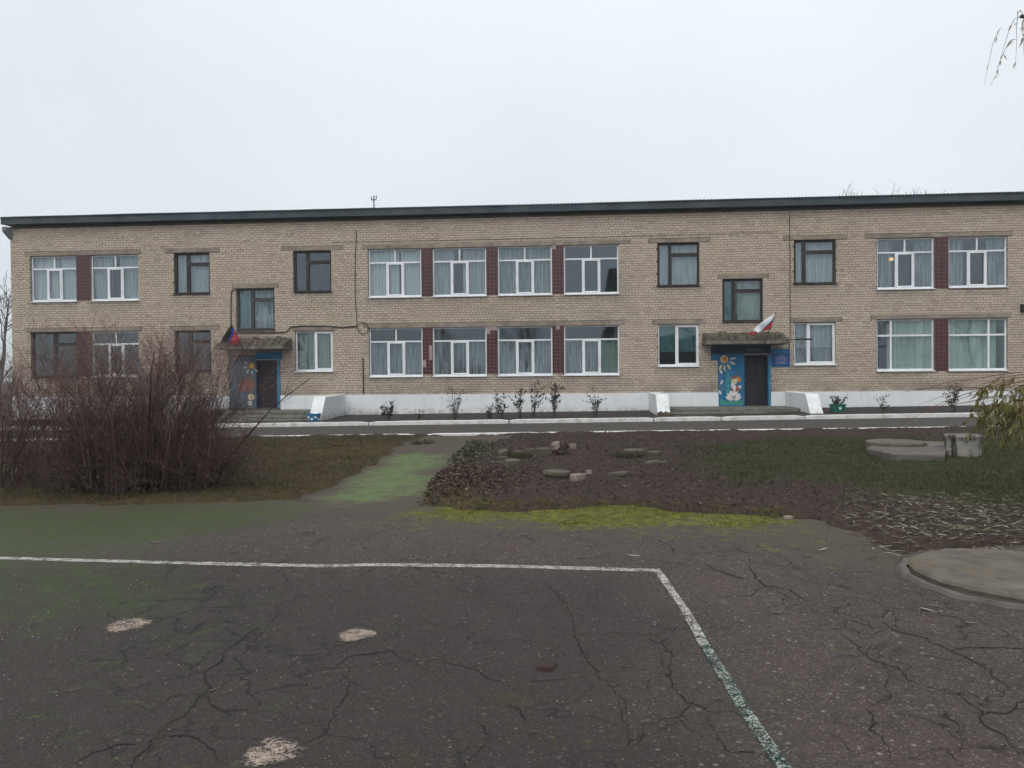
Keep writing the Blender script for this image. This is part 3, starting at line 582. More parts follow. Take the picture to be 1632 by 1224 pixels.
# tiled piers
tile_me = {}
for pi, (x0, x1, z0, z1) in enumerate(PIER):
    pr = MB().box(x0+.003, x1-.003, FY-.004, FY+.011, z0, z1).build('tile_pier', M['grout'], B)
    nx = 3 if x1-x0 < .55 else 4; nzr = int(round((z1-z0)/.152)); tw, th = (x1-x0)/nx, (z1-z0)/nzr
    key = (round(tw, 3), round(th, 3))
    if key not in tile_me:
        t = MB().box(0, tw-.007, -.005, .0, 0, th-.007); tile_me[key] = npmesh('tile', t.v, t.f, M['tile'])
    miss = {3: [(0, 2), (2, 4), (2, 5), (2, 6), (2, 7), (0, 3)], 4: [(0, nzr-1), (1, nzr-1), (2, nzr-1), (0, nzr-2)], 5: [(1, nzr-1)], 2: [(0, nzr-1)]}.get(pi, [])
    for r in range(nzr):
        for c in range(nx):
            if (c, r) in miss: continue
            o = bpy.data.objects.new('tile', tile_me[key]); COL.objects.link(o); o.parent = pr; o.location = (x0+.003+c*tw, FY-.0045+random.uniform(-.0008, .0008), z0+.003+r*th)

# windows
def bars(b, L, y0, y1, m=0):
    for x0, x1, z0, z1 in L: b.box(x0, x1, y0, y1, z0, z1, m)
def pane(x0, x1, z0, z1, y, par):
    j = [random.uniform(-.0022, .0022) for _ in range(4)]; t = .005
    p = [(x0, y+j[0], z0), (x1, y+j[1], z0), (x1, y+j[1]+t, z0), (x0, y+j[0]+t, z0), (x0, y+j[2], z1), (x1, y+j[3], z1), (x1, y+j[3]+t, z1), (x0, y+j[2]+t, z1)]
    MB().hexa(p).build('pane', M['glass'], par)
def curtain(x0, x1, z0, z1, y, mat, par, amp=.03, wl=.16, gather=0.):
    n = max(8, int((x1-x0)/.03)); V = []; ph = random.random()*6
    for i in range(n+1):
        t = i/n
        for k, z in enumerate((z0, (z0+z1)/2, z1)):
            xx = x0+(x1-x0)*t; xx = xx+(gather*(x1-x0)*(.5-t)*.6 if k == 0 else 0)
            V.append((xx, y+amp*math.sin(6.283*xx/wl*(1+.2*math.sin(xx*1.7+ph))+ph+.3*k)+.4*amp*math.sin(xx*19+ph), z))
    Fc = [(i*3+k, (i+1)*3+k, (i+1)*3+k+1, i*3+k+1) for i in range(n) for k in range(2)]
    npobj('curtain', V, Fc, mat, par, smooth=True)
for o in OP:
    x0, x1, z0, z1, kind = o['x0'], o['x1'], o['z0'], o['z1'], o['kind']; Wd, Hh = x1-x0, z1-z0; b = MB(); panes = []
    if kind == 'O':
        y0, y1 = FY+.09, FY+.16; f = .05; s = x0+Wd*o['split']; tz = z1-Hh*.27; mat = M['woodg'] if o.get('g') else M['wood']
        bars(b, [(x0, x0+f, z0, z1), (x1-f, x1, z0, z1), (x0+f, x1-f, z0, z0+f+.01), (x0+f, x1-f, z1-f, z1), (s-.04, s+.04, z0+f+.01, z1-f), (s+.04, x1-f, tz-.04, tz+.04)], y0, y1)
        for a in ((x0+f, s-.04, z0+f+.01, z1-f), (s+.04, x1-f, tz+.04, z1-f), (s+.04, x1-f, z0+f+.01, tz-.04)):
            g = .028; bars(b, [(a[0], a[0]+g, a[2], a[3]), (a[1]-g, a[1], a[2], a[3]), (a[0]+g, a[1]-g, a[2], a[2]+g), (a[0]+g, a[1]-g, a[3]-g, a[3])], y0-.008, y1-.02)
            panes.append((a[0]+g, a[1]-g, a[2]+g, a[3]-g))
    else:
        y0, y1 = FY+.09, FY+.16; f = .055; mat = M['pvc']; zb = z0+.055
        L = [(x0, x0+f, zb, z1), (x1-f, x1, zb, z1), (x0+f, x1-f, zb, zb+f), (x0+f, x1-f, z1-f, z1)]
        if kind == 'T':
            tz = z1-Hh*.275; m1, m2 = x0+Wd*.345, x0+Wd*.655; h = .03
            L += [(x0+f, x1-f, tz-h, tz+h)]+[(m-h, m+h, zb+f, tz-h) for m in (m1, m2)]
            if o.get('top', 1): xm = (x0+x1)/2; L += [(xm-h, xm+h, tz+h, z1-f)]; panes += [(x0+f, xm-h, tz+h, z1-f), (xm+h, x1-f, tz+h, z1-f)]
            else: panes += [(x0+f, x1-f, tz+h, z1-f)]
            g = .05; a = (m1+h, m2-h, zb+f, tz-h)
            bars(b, [(a[0]-.012, a[0]+g, a[2]-.012, a[3]+.012), (a[1]-g, a[1]+.012, a[2]-.012, a[3]+.012), (a[0]+g, a[1]-g, a[2]-.012, a[2]+g), (a[0]+g, a[1]-g, a[3]-g, a[3]+.012)], y0-.014, y0+.03)
            panes += [(x0+f, m1-h, zb+f, tz-h), (a[0]+g, a[1]-g, a[2]+g, a[3]-g), (m2+h, x1-f, zb+f, tz-h)]
        elif kind == '2':
            s = x0+Wd*o['split']; h = .035; L += [(s-h, s+h, zb+f, z1-f)]; g = .05; a = (s+h, x1-f, zb+f, z1-f)
            bars(b, [(a[0]-.012, a[0]+g, a[2]-.012, a[3]+.012), (a[1]-g, a[1]+.012, a[2]-.012, a[3]+.012), (a[0]+g, a[1]-g, a[2]-.012, a[2]+g), (a[0]+g, a[1]-g, a[3]-g, a[3]+.012)], y0-.014, y0+.03)
            panes += [(x0+f, s-h, zb+f, z1-f), (a[0]+g, a[1]-g, a[2]+g, a[3]-g)]
        else:
            s = x0+Wd*o['split']; tz = z1-Hh*.31; h = .035; L += [(s-h, s+h, zb+f, z1-f), (x0+f, s-h, tz-h, tz+h), (s+h, x1-f, tz-h, tz+h)]
            panes += [(x0+f, s-h, tz+h, z1-f), (s+h, x1-f, tz+h, z1-f), (x0+f, s-h, zb+f, tz-h), (s+h, x1-f, zb+f, tz-h)]
        bars(b, L, y0, y1)
    wob = b.build('window', mat, B)
    for p in panes: pane(p[0], p[1], p[2], p[3], (y0+y1)/2+.01, wob)
    if kind != 'O':
        MB().hexa([(x0-.02, FY-.06, z0), (x1+.02, FY-.06, z0), (x1-.001, y0+.01, z0+.03), (x0+.001, y0+.01, z0+.03), (x0-.02, FY-.06, z0+.022), (x1+.02, FY-.06, z0+.022), (x1-.001, y0+.01, z0+.055), (x0+.001, y0+.01, z0+.055)]).build('sill', M['sill'], wob)
    else:
        MB().hexa([(x0-.02, FY-.05, z0-.012), (x1+.02, FY-.05, z0-.012), (x1-.001, y0, z0+.004), (x0+.001, y0, z0+.004), (x0-.02, FY-.05, z0+.006), (x1+.02, FY-.05, z0+.006), (x1-.001, y0, z0+.03), (x0+.001, y0, z0+.03)]).build('sill', M['wood'], wob)
    c, yc = o['cur'], FY+.25
    if c == 'tulle': curtain(x0+.05, x1-.05, z0+.02, z1-.05, yc, M['tulle'], wob)
    elif c == 'white': curtain(x0+.02, x0+Wd*.56, z0+.05, z1-.04, yc, M['whitec'], wob, .04, .2); curtain(x0+Wd*.6, x1-.02, z0+.05, z1-.04, yc, M['whitec'], wob, .04, .22)
    elif c == 'full': curtain(x0+.02, x1-.02, z0+.05, z1-.04, yc, M['sheer'], wob, .02, .2)
    elif c == 'part':
        curtain(x0+.02, x0+Wd*.40, z0+.05, z1-.04, yc, M['tulle'], wob, gather=.3); curtain(x1-Wd*.44, x1-.02, z0+.05, z1-.04, yc, M['tulle'], wob)
    elif c == 'side':
        curtain(x0+.02, x0+Wd*.3, z0+.05, z1-.04, yc, M['sheer'], wob); curtain(x1-Wd*.3, x1-.02, z0+.05, z1-.04, yc, M['sheer'], wob); 
    elif c == 'sheerhalf': curtain(x0+.05, x1-.05, z0+Hh*.42, z1-.04, yc, M['tulle'], wob, .03, .15); curtain(x0+.05, x1-.05, z0+.06, z0+Hh*.42, yc+.08, M['sheer'], wob, .02, .3)
    elif c == 'half': curtain(x0+.02, x1-.02, z0+.1, z0+Hh*.72, yc, M['sheer'], wob, .03, .12)
    elif c == 'half2': curtain(x0+.02, x0+Wd*.62, z0+.1, z0+Hh*.72, yc, M['sheer'], wob, .03, .12); curtain(x1-Wd*.33, x1-.04, z0+.1, z0+Hh*.72, yc, M['greygreen'], wob, .01, .5)
    elif c == 'green':
        a = x0+Wd*.2 if o['n'] == 'r1' else x0+.02; curtain(a, x1-.02 if o['n'] == 'r1' else x0+Wd*.85, z0+.08, z1-.03, yc, M['green'], wob, .075, .19)
    elif c == 'greygreen': curtain(x0+.05, x1-.05, z0+.08, z1-.04, yc, M['greygreen'], wob, .06, .2)
    elif c == 'tealtop': curtain(x0+.05, x1-.05, z0+Hh*.36, z1-.04, yc, M['teal'], wob, .03, .18)
    elif c == 'tealhalf': curtain(x0+.05, x0+Wd*.33, z0+.05, z1-.05, yc, M['teal'], wob, .03, .15); curtain(x0+Wd*.4, x1-.05, z0+.05, z1-.05, yc, M['greygreen' if not o.get('g') else 'sheer'], wob, .03, .2)

# eaves and roof
rs = .14; x = np.arange(BX0-.22, BX1+.42, rs/8); n = len(x); EY, RY = FY-.36, FY+6.
def rz(y): return 8.50+(y-EY)*.17
V = []
for yy in (EY, RY, FY+12.5):
    zc = rz(yy) if yy <= RY else rz(RY)-(yy-RY)*.17
    wob_ = .012*fbm(x*.4, x*0+yy, 3, 3)
    for th in (0, -.012): V += [(a, yy+.03*float(_h(np.floor(a/1.1), 0., 2.)), zc+c+.026*math.sin(6.283*a/rs)+th) for a, c in zip(x, wob_)]
Fc = []
for k in range(n-1):
    Fc += [(k, k+1, 2*n+k+1, 2*n+k), (2*n+k, 2*n+k+1, 4*n+k+1, 4*n+k), (n+k, 3*n+k, 3*n+k+1, n+k+1), (k, n+k, n+k+1, k+1)]
roof = npobj('roof', V, Fc, M['roof'], B)
MB().box(BX0-.19, BX1+.38, EY+.07, EY+.10, 8.21, 8.47).build('fascia', M['fascia'], roof)
MB().box(BX0-.19, BX1+.38, EY+.10, FY+.3, 8.225, 8.25).build('soffit', M['fascia'], roof)
b = MB(); b.prism([(0, 0), (0, 0)], 0, 0) if False else None
for xe in (BX0, BX1-.2):
    b.hexa([(xe, FY, ZT+.04), (xe+.2, FY, ZT+.04), (xe+.2, RY, ZT+.04), (xe, RY, ZT+.04), (xe, FY, rz(FY)-.06), (xe+.2, FY, rz(FY)-.06), (xe+.2, RY, rz(RY)-.06), (xe, RY, rz(RY)-.06)])
    b.hexa([(xe, RY, ZT+.04), (xe+.2, RY, ZT+.04), (xe+.2, FY+12, ZT+.04), (xe, FY+12, ZT+.04), (xe, RY, rz(RY)-.06), (xe+.2, RY, rz(RY)-.06), (xe+.2, FY+12, rz(FY)-.06), (xe, FY+12, rz(FY)-.06)])
b.build('gable', M['reveal'], roof)
MB().hexa([(BX0-.18, EY+.12, 7.95), (BX0-.02, EY+.12, 7.95), (BX0+.12, FY-.01, 7.62), (BX0-.05, FY-.01, 7.62), (BX0-.18, EY+.12, 8.12), (BX0-.02, EY+.12, 8.12), (BX0+.12, FY-.01, 8.12), (BX0-.05, FY-.01, 8.12)]).build('downpipe_funnel', M['grey'], roof)

# doors, painted surrounds, canopies, porches
for k, d in enumerate(DOORS):
    x0, x1, z0, z1 = d['x0'], d['x1'], d['z0'], d['z1']; mt = M['door'] if k == 0 else M['doorl']
    dr = MB().box(x0+.005, x1-.005, FY+.20, FY+.25, z0+.01, z1-.005).build('door', mt, B)
    for (a, c, e, f_) in ((.1, .42, .15, .85), (.53, .85, .15, .85), (.1, .42, 1.0, 1.85), (.53, .85, 1.0, 1.85)): MB().box(x0+a, x0+c, FY+.185, FY+.20, z0+e, z0+f_).build('door_panel', mt, dr, bevel=.01)
    MB().tube([(x0+.12, FY+.19, z0+.95), (x0+.12, FY+.14, z0+.95), (x0+.12, FY+.14, z0+1.12), (x0+.12, FY+.19, z0+1.12)], .012).build('handle', M['grey'], dr)
for k, d in enumerate(DOORS):
    x0, x1, z0, z1 = d['x0'], d['x1'], d['z0'], d['z1']; b = MB(); b.box(x0+.001, x0+.045, FY-.02, FY+.21, z0+.01, z1-.001); b.box(x1-.045, x1-.001, FY-.02, FY+.21, z0+.01, z1-.001); b.box(x0+.045, x1-.045, FY-.02, FY+.21, z1-.045, z1-.001); b.build('door_frame', M['navy'], B)
# right entrance: painted wall
def board(name, x0, x1, z0, z1, mat, y=.012, par=B): return MB().box(x0+.002, x1-.002, FY-y, FY+.011, z0+.002, z1-.002).build(name, mat, par)
mu = board('mural', 6.07, 7.08, .36, 2.44, M['blue'], .03)
board('painted_jamb', 8.02, 8.12, .36, 2.44, M['bluel'], .026); board('painted_header', 5.8, 8.12, 2.44, 2.95, M['navy'], .022); board('painted_patch', 5.8, 6.07, 2.2, 2.44, M['blue'], .014)
sg_back = board('painted_patch', 8.12, 8.86, 1.9, 2.62, M['blue'], .014)
def blob(name, pts, mat, par, lift): MB().prism([(a, c) for a, c in pts], FY-lift, FY-lift+.004).build(name, mat, par)
def disc(cx, cz, r, n=18, sx=1., rot=0.): return [(cx+r*sx*math.cos(2*math.pi*i/n)*math.cos(rot)-r*math.sin(2*math.pi*i/n)*math.sin(rot), cz+r*sx*math.cos(2*math.pi*i/n)*math.sin(rot)+r*math.sin(2*math.pi*i/n)*math.cos(rot)) for i in range(n)]
def petal(cx, cz, L, wd, ang):
    c, s = math.cos(ang), math.sin(ang); pr = [(0, 0), (.3*L, wd*.5), (.65*L, wd*.5), (.9*L, wd*.2), (L, 0), (.9*L, -wd*.2), (.65*L, -wd*.5), (.3*L, -wd*.5)]
    return [(cx+a*c-e*s, cz+a*s+e*c) for a, e in pr]
def mural(mu, ox, oz, dim=False):
    y = .034
    blob('painted_sun', disc(ox+.23, oz+1.86, .15), M['cream'] if not dim else M['yellow'], mu, y); blob('painted_sun', disc(ox+.24, oz+1.85, .105), M['orange'] if not dim else M['yellow'], mu, y+.004)
    for a in (.08, -.45, -1.05, -1.55, -2.0):
        blob('painted_ray', petal(ox+.23+.21*math.cos(a), oz+1.86+.21*math.sin(a), .28, .075, a), M['cream'], mu, y)
    blob('painted_water', [(ox+.04, oz+.05), (ox+.97, oz+.05), (ox+.97, oz+.24), (ox+.6, oz+.20), (ox+.3, oz+.2), (ox+.06, oz+.27)], M['mgreen'], mu, y)
    blob('painted_sky_wash', [(ox+.30, oz+.3), (ox+.62, oz+.3), (ox+.55, oz+.9), (ox+.42, oz+1.3), (ox+.30, oz+1.5), (ox+.26, oz+.9)], M['mteal'], mu, y-.002)
    for i in range(8):
        t = i/7; blob('painted_frond', petal(ox+.11+.04*math.sin(i*1.3), oz+.45+.95*t, .22, .075, math.radians(62 if i % 2 else 118)+.2*math.sin(i)), M['mgrey'] if i % 3 else M['mwhite'], mu, y+.002*(i % 3))
    for i, a in enumerate((158, 132, 108, 86, 64, 42, 22)):
        blob('painted_petal', petal(ox+.58, oz+.24, .43-.03*abs(3-i), .15, math.radians(a)), M['mwhite'], mu, y+.004+.0015*(i % 2))
    blob('painted_flower_heart', disc(ox+.66, oz+.66, .17, 16, 1.25, .5), M['mbrown'], mu, y+.002); blob('painted_flower_heart', petal(ox+.56, oz+.82, .40, .22, 1.25), M['cream'], mu, y+.002); blob('painted_flower_heart', petal(ox+.66, oz+.62, .36, .16, 2.0), M['mwhite'], mu, y+.004)
    blob('painted_flower_heart', disc(ox+.8, oz+1.05, .12, 14, .6), M['orange'], mu, y+.006); blob('painted_flower_heart', petal(ox+.45, oz+1.08, .36, .13, .35), M['mbrown'], mu, y+.006); blob('painted_flower_heart', disc(ox+.83, oz+.76, .06, 12), M['mwhite'], mu, y+.006)
mural(mu, 6.07, .37)
sgn = board('entrance_sign', 8.17, 8.84, 1.96, 2.44, M['sign'], .030)
for i, wd in enumerate((.08, .30, .44, .40, .46, .40, .34, .46)):
    MB().box(8.51-wd/2, 8.51+wd/2, FY-.033, FY-.0302, 2.39-.05*i-.016, 2.39-.05*i).build('sign_line', M['signtx'], sgn)
s2 = board('door_sign', 7.12, 7.98, 2.48, 2.78, M['navy'], .05); MB().box(7.22, 7.8, FY-.053, FY-.0502, 2.60, 2.612).build('sign_line', M['signtx'], s2); MB().box(7.22, 7.235, FY-.053, FY-.0502, 2.56, 2.72).build('sign_line', M['signtx'], s2)
# left entrance
mu2 = board('mural', -14.0, -12.84, .38, 2.6, plain('faded_blue_wall', (.085, .125, .165), .3, 3, .85, dirt=(.12, .13, .12)), .03); 
y = .034; blob('painted_sun', disc(-13.02, 2.15, .12), M['yellow'], mu2, y)
for i in range(9):
    a = math.radians(150+i*21); blob('painted_ray', petal(-13.02+.17*math.cos(a), 2.15+.17*math.sin(a), .22, .04, a), M['bluel'] if i % 2 else M['mwhite'], mu2, y)
blob('painted_patch', disc(-13.25, 1.35, .28, 16, 1.4, .3), M['mbrown'], mu2, y); blob('painted_petal', disc(-13.05, .85, .14, 12), M['cream'], mu2, y); blob('painted_petal', disc(-13.1, .6, .1, 12), M['mwhite'], mu2, y)
board('painted_jamb', -11.93, -11.80, .38, 2.42, M['bluel'], .03); board('painted_header', -12.84, -11.72, 2.42, 2.72, M['blue'], .026)

def canopy(x0, x1, z0, z1, depth, name='canopy'):
    n = 40; ys = FY-depth; V = []; Fc = []
    prof = [(FY-.001, z0), (ys+.03, z0-.015), (ys, z0+.02), (ys, z0+.13), (ys+.10, z0+.15), (ys+.14, z1-.12), (ys+.32, z1), (FY-.04, z1+.04)]
    m = len(prof)
    for i in range(n+1):
        up = (.45+.55*float(sstep(0, .10, min(i, n-i)/n)))*(1+.9*float(fbm(i*.35, x0, 19, 3))); prof = prof[:4]+[(ys+.12, z0+.14), (ys+.17, z0+.15+(z1-z0-.29)*up), (ys+.36, z0+.15+(z1-z0-.17)*up), (FY-.04, z1)]
        x_ = x0+(x1-x0)*i/n
        for j, (yy, zz_) in enumerate(prof):
            k = .0 if j in (0,) else 1.; V.append((x_+(.03*random.uniform(-1, 1) if i in (0, n) else 0), yy+k*.035*random.uniform(-1, 1)*(j >= 4), zz_+k*(.012 if j < 4 else .045)*random.uniform(-1, 1)))
    for i in range(n):
        for j in range(m-1): a = i*m+j; Fc.append((a, a+1, a+m+1, a+m))
    Fc += [tuple(range(m-1, -1, -1)), tuple(n*m+j for j in range(m))]
    o = npobj(name, V, Fc, M['canopy'], B); b = MB(); b.box(x0-.04, x1+.04, ys-.05, FY-.04, z0-.035, z0+.085); b.build('slab', M['stepc'], o, bevel=.015); return o
CD = 1.0
a = at(1127, 548, FY-CD); e = at(1257, 548, FY-CD); t = at(1190, 529, FY-CD+.3); canopy(a[0], e[0], a[2]+.01, t[2], CD)
a2 = at(343, 556, FY-CD); e2 = at(451, 555, FY-CD); t2 = at(420, 538, FY-CD+.3); canopy(a2[0], e2[0], e2[2]+.01, t2[2], CD)
MB().tube([(8.35, FY-1.2, a[2]+.10), (8.9, FY-1.25, a[2]+.13), (9.35, FY-1.2, a[2]+.12)], [.02, .03, .035], 6).build('sagging_cable', M['black'], B)

def porch(xa, xb, base):                 # xa, xb inner faces of the parapets
    st = MB().box(xa, xb, FY-2.0, FY-.036, -.2, base+.36).build('porch', M['stepc'], B, bevel=.02)
    n = 30
    for i, (y0, y1, zt_) in enumerate(((FY-2.38, FY-2.0, .22), (FY-2.78, FY-2.38, .09))):
        V = []; Fc = []
        for k in range(n+1):
            x_ = xa+(xb-xa)*k/n; j = random.uniform(-.05, .05); V += [(x_, y0+j*.8, -.25), (x_, y0+j*.7, base+zt_-.03+random.uniform(-.02, .01)), (x_, y0+.05+abs(j)*.4, base+zt_), (x_, y1, base+zt_+.004)]
        for k in range(n):
            for j in range(3): a_ = k*4+j; Fc.append((a_, a_+4, a_+5, a_+1))
        npobj('step', V, Fc, M['stepc'], st)
    for s, x_ in ((-1, xa-.46), (1, xb)):
        yt, yb_ = FY-2.55, FY-3.15; zt_ = ZP-.01+.02*random.random()
        b = MB(); pr = [(FY-.036, -.3), (yb_, -.3), (yb_, base+.14), (yt, zt_-.02), (yt+.08, zt_), (FY-.036, zt_+.02)]
        i0 = len(b.v); b.v += [(x_, yy, zz_) for yy, zz_ in pr]+[(x_+.46, yy, zz_) for yy, zz_ in pr]; m = len(pr)
        b.f.append(tuple(range(m-1, -1, -1))); b.m.append(0); b.f.append(tuple(range(m, 2*m))); b.m.append(0)
        for k in range(m):
            q = (k+1) % m; b.f.append((k, q, q+m, k+m)); b.m.append(1 if k in (2, 3, 4) else 0)
        b.build('parapet', [M['white'], M['whitetop']], st, bevel=.015)
    return st
def apron(xa, xb, base):
    X, Y, Fq = grid(xa, xb, KY2+.20, FY-2.74, .12); tag(npobj('porch_apron', np.stack([X, Y, base+.118+.03*fbm(X*3, Y*3, 17, 3)+.008*X*0], 1), Fq, M['conc'], smooth=True), 'worn concrete apron before the porch steps', kind='structure')
apron(3.9, 8.5, .05); apron(-14.4, -9.7, -.12)
porch(3.30+.46, 8.66, .0); porch(-14.6, -9.07-.46, -.03)
# rough broken foot of one parapet
b = MB()
for k in range(7):
    x_, zz_ = 3.36+.06*k, .2+.04*math.sin(k*2.1); b.lathe((x_, FY-3.13, zz_), [(.02, -.12), (.075, -.06), (.085, .02), (.05, .09)], 7, jit=.35)
tag(b.build('broken_foot', M['canopy'], B), 'crumbled brown foot of the white parapet')
# cables and seams on the wall
def cable(pts, r=.014, name='cable'): return MB().tube([at(px, py, FY-.03) for px, py in pts], r, 5).build(name, M['black'], B)
cable([(568, 368), (566, 420), (566, 470), (568, 500), (569, 520), (574, 514), (582, 514), (587, 520), (586, 529), (579, 533), (572, 528), (569, 520)], .013); cable([(578, 570), (579, 600), (579, 628)], .022)
cable([(377, 530), (420, 530), (450, 530), (458, 528), (463, 521), (480, 519.5), (520, 519.5), (545, 522), (569, 520)], .022)
cable([(382, 466), (376, 460), (369, 464), (368, 480), (368, 518)], .02); cable([(1258.5, 337), (1259, 400), (1259, 470), (1259.5, 530), (1257, 560)], .012); cable([(530, 385.5), (700, 383), (900, 378.5), (1005, 376), (1240, 369)], .006)
q = at(1628, 491, FY); MB().box(q[0]-.06, q[0]+.16, FY-.16, FY-.002, q[2]-.14, q[2]+.14).build('wall_lamp_box', M['black'], B, bevel=.02)

# roof mast
r_ = at(596, 331, FY+5.8); m_ = empty('roof_mast', tuple(r_-np.array([0, 0, .35]))); tag(m_, 'thin forked mast standing on the roof', 'mast')
tp = at(596, 312, FY+5.8); x_, y_ = r_[0], r_[1]
MB().tube([(x_, y_, r_[2]-.6), (x_, y_, tp[2])], .035, 6).build('pole', M['grey'], m_)
MB().box(x_-.14, x_+.13, y_-.02, y_+.02, r_[2]+.36, r_[2]+.41).build('crossarm', M['grey'], m_)
for s, h in ((-.13, .12), (.12, .17)): MB().tube([(x_+s, y_, r_[2]+.41), (x_+s, y_, r_[2]+.41+h)], [.022, .032], 6).build('insulator', M['grey'], m_)
# lit lamp inside the far right upper room
q = at(1420, 413, FY+1.6); lp = empty('ceiling_lamp', tuple(q)); tag(lp, 'small warm lit lamp behind the upper right window', 'lamp')
MB().lathe(tuple(q), [(.03, -.07), (.08, -.045), (.10, 0), (.07, .045), (.03, .07)], 14).build('globe', M['glow'], lp, smooth=True); MB().tube([(q[0], q[1], q[2]+.07), (q[0], q[1], 7.29)], .012).build('stem', M['grey'], lp)

# flags
def flag(name, label, rows, mats, pole):
    r = empty(name, tuple(at(*pole[0], FY-CD-.05))); tag(r, label, 'flag')
    MB().tube([at(*pole[0], FY-CD-.05), at(*pole[1], FY-CD-.22)], .016, 6).build('pole', M['black'], r)
    b = MB().lathe(tuple(at(*pole[0], FY-CD-.05)-np.array([0, 0, .05])), [(.03, -.04), (.035, 0), (.03, .06)], 8); b.build('bracket', M['black'], r)
    n = 14
    def pt(row, t):
        p = [np.array(v) for v in row]; q = (1-t)**2*p[0]+2*t*(1-t)*p[1]+t*t*p[2]; return q
    V = []; Fc = []; mi = []; sub = 3; R = len(rows)
    allrows = []
    for k in range(R-1):
        for s in range(sub): allrows.append((k, s/sub))
    allrows.append((R-2, 1.))
    for (k, s) in allrows:
        for i in range(n+1):
            t = i/n; a = pt(rows[k], t); c = pt(rows[k+1], t); v = a*(1-s)+c*s; kk = k+s
            V.append(tuple(at(v[0], v[1], FY-CD-.20+.05*t*math.sin(t*9+kk*2.2)+v[2]*t)))
    for j in range(len(allrows)-1):
        for i in range(n): Fc.append((j*(n+1)+i, j*(n+1)+i+1, (j+1)*(n+1)+i+1, (j+1)*(n+1)+i)); mi.append(allrows[j][0])
    for kk in range(R-1):
        fc = [f for f, m in zip(Fc, mi) if m == kk]; o = npobj('stripe', V, fc, mats[kk], r, smooth=True); sm = o.modifiers.new('thick', 'SOLIDIFY'); sm.thickness = .004
    return r
flag('flag', 'white, blue and red flag hanging from a pole on the canopy above the right door', [[(1236, 499, 0), (1214, 512, 0), (1201, 525, -.05)], [(1234, 506, 0), (1222, 522, 0), (1208, 531, -.05)], [(1232, 512, .03), (1218, 524, .06), (1200, 535, .02)], [(1229, 524, .03), (1222, 527, .05), (1189, 531, .06)]], [M['fwhite'], M['fblue'], M['fred']], ((1219, 545), (1237, 498)))
flag('flag', 'black, blue and red flag drooping from a pole on the canopy above the left door', [[(369, 517, 0), (355, 535, 0), (351, 547, 0)], [(371, 521, 0), (368, 533, .05), (363, 545, .05)], [(374, 526, 0), (373, 535, .02), (363, 549, 0)], [(379, 535, .03), (383, 543, .05), (384, 550, .06)]], [M['fblack'], M['fblue'], M['fred']], ((386, 553), (368, 515)))

# ================================================================== PAINT ON THE COURT
def strip(name, mat, pts, wd, label, cat='line'):
    V = []; Fc = []
    P = []
    for k in range(len(pts)-1):
        a, c = np.array(pts[k][:2]), np.array(pts[k+1][:2]); n = max(2, int(np.linalg.norm(c-a)/.12))
        P += [a+(c-a)*i/n for i in range(n)]
    P.append(np.array(pts[-1][:2])); P = np.array(P)
    for k, p in enumerate(P):
        t = P[min(k+1, len(P)-1)]-P[max(k-1, 0)]; t /= np.linalg.norm(t); s = np.array([-t[1], t[0]]); w_ = wd*(.5+.12*float(fbm(p[0]*4, p[1]*4, 2, 3))*2); o_ = s*.02*float(fbm(p[0]*1.5, p[1]*1.5, 6, 3))
        for q in (p-s*w_+o_, p+s*w_+o_): V.append((q[0], q[1], float(court_z(q[0], q[1]))+.005))
    Fc = [(2*k, 2*k+2, 2*k+3, 2*k+1) for k in range(len(P)-1)]
    return tag(npobj(name, V, Fc, mat), label, kind='structure')
strip('painted_line', M['paint'], [gnd(-300, 880), gnd(0, 889), gnd(250, 896), gnd(520, 902), gnd(600, 900), gnd(800, 902), gnd(1052, 909)], .105, 'long worn white line painted across the court')
strip('painted_line', M['paint'], [gnd(1050, 911), gnd(1090, 970), gnd(1124, 1030)], .062, 'short worn white line running toward the viewer')
strip('painted_line', m_paint('sparse_white_flakes', (.42, .44, .39), .535), [gnd(1118, 1019), gnd(1165, 1095), gnd(1205, 1160), gnd(1250, 1224), gnd(1330, 1340)], .062, 'sparse white flakes left on the teal line').location.z = .003
strip('painted_line', M['paintg'], [gnd(1110, 1005), gnd(1124, 1030), gnd(1165, 1095), gnd(1205, 1160), gnd(1250, 1224), gnd(1330, 1340)], .072, 'flaking teal and white line running out of the picture')
for k, (px, py, rad, lab) in enumerate(((203, 995, .155, 'faded white spot on the asphalt, farthest left of three'), (567, 1011, .13, 'brighter white spot on the asphalt below the long line'), (433, 1200, .135, 'large worn white spot at the bottom edge of the photograph'))):
    c = gnd(px, py); n = 40; V = [(c[0], c[1], float(court_z(c[0], c[1]))+.005)]; fd = [1.]
    for f_, a_ in ((.62, 1.), (.9, .7), (1.18, 0.)):
        for i in range(n):
            q = 2*math.pi*i/n; r = rad*f_*(1+.10*math.sin(q*3+k)); x_, y_ = c[0]+r*math.cos(q), c[1]+r*math.sin(q); V.append((x_, y_, float(court_z(x_, y_))+.005)); fd.append(a_)
    Fc = [(0, 1+i, 1+(i+1) % n) for i in range(n)]+[(1+g*n+i, 1+(g+1)*n+i, 1+(g+1)*n+(i+1) % n, 1+g*n+(i+1) % n) for g in range(2) for i in range(n)]
    tag(npobj('painted_spot', V, Fc, M['paintc'], attr=dict(fade=fd), dom='POINT'), lab, kind='structure')

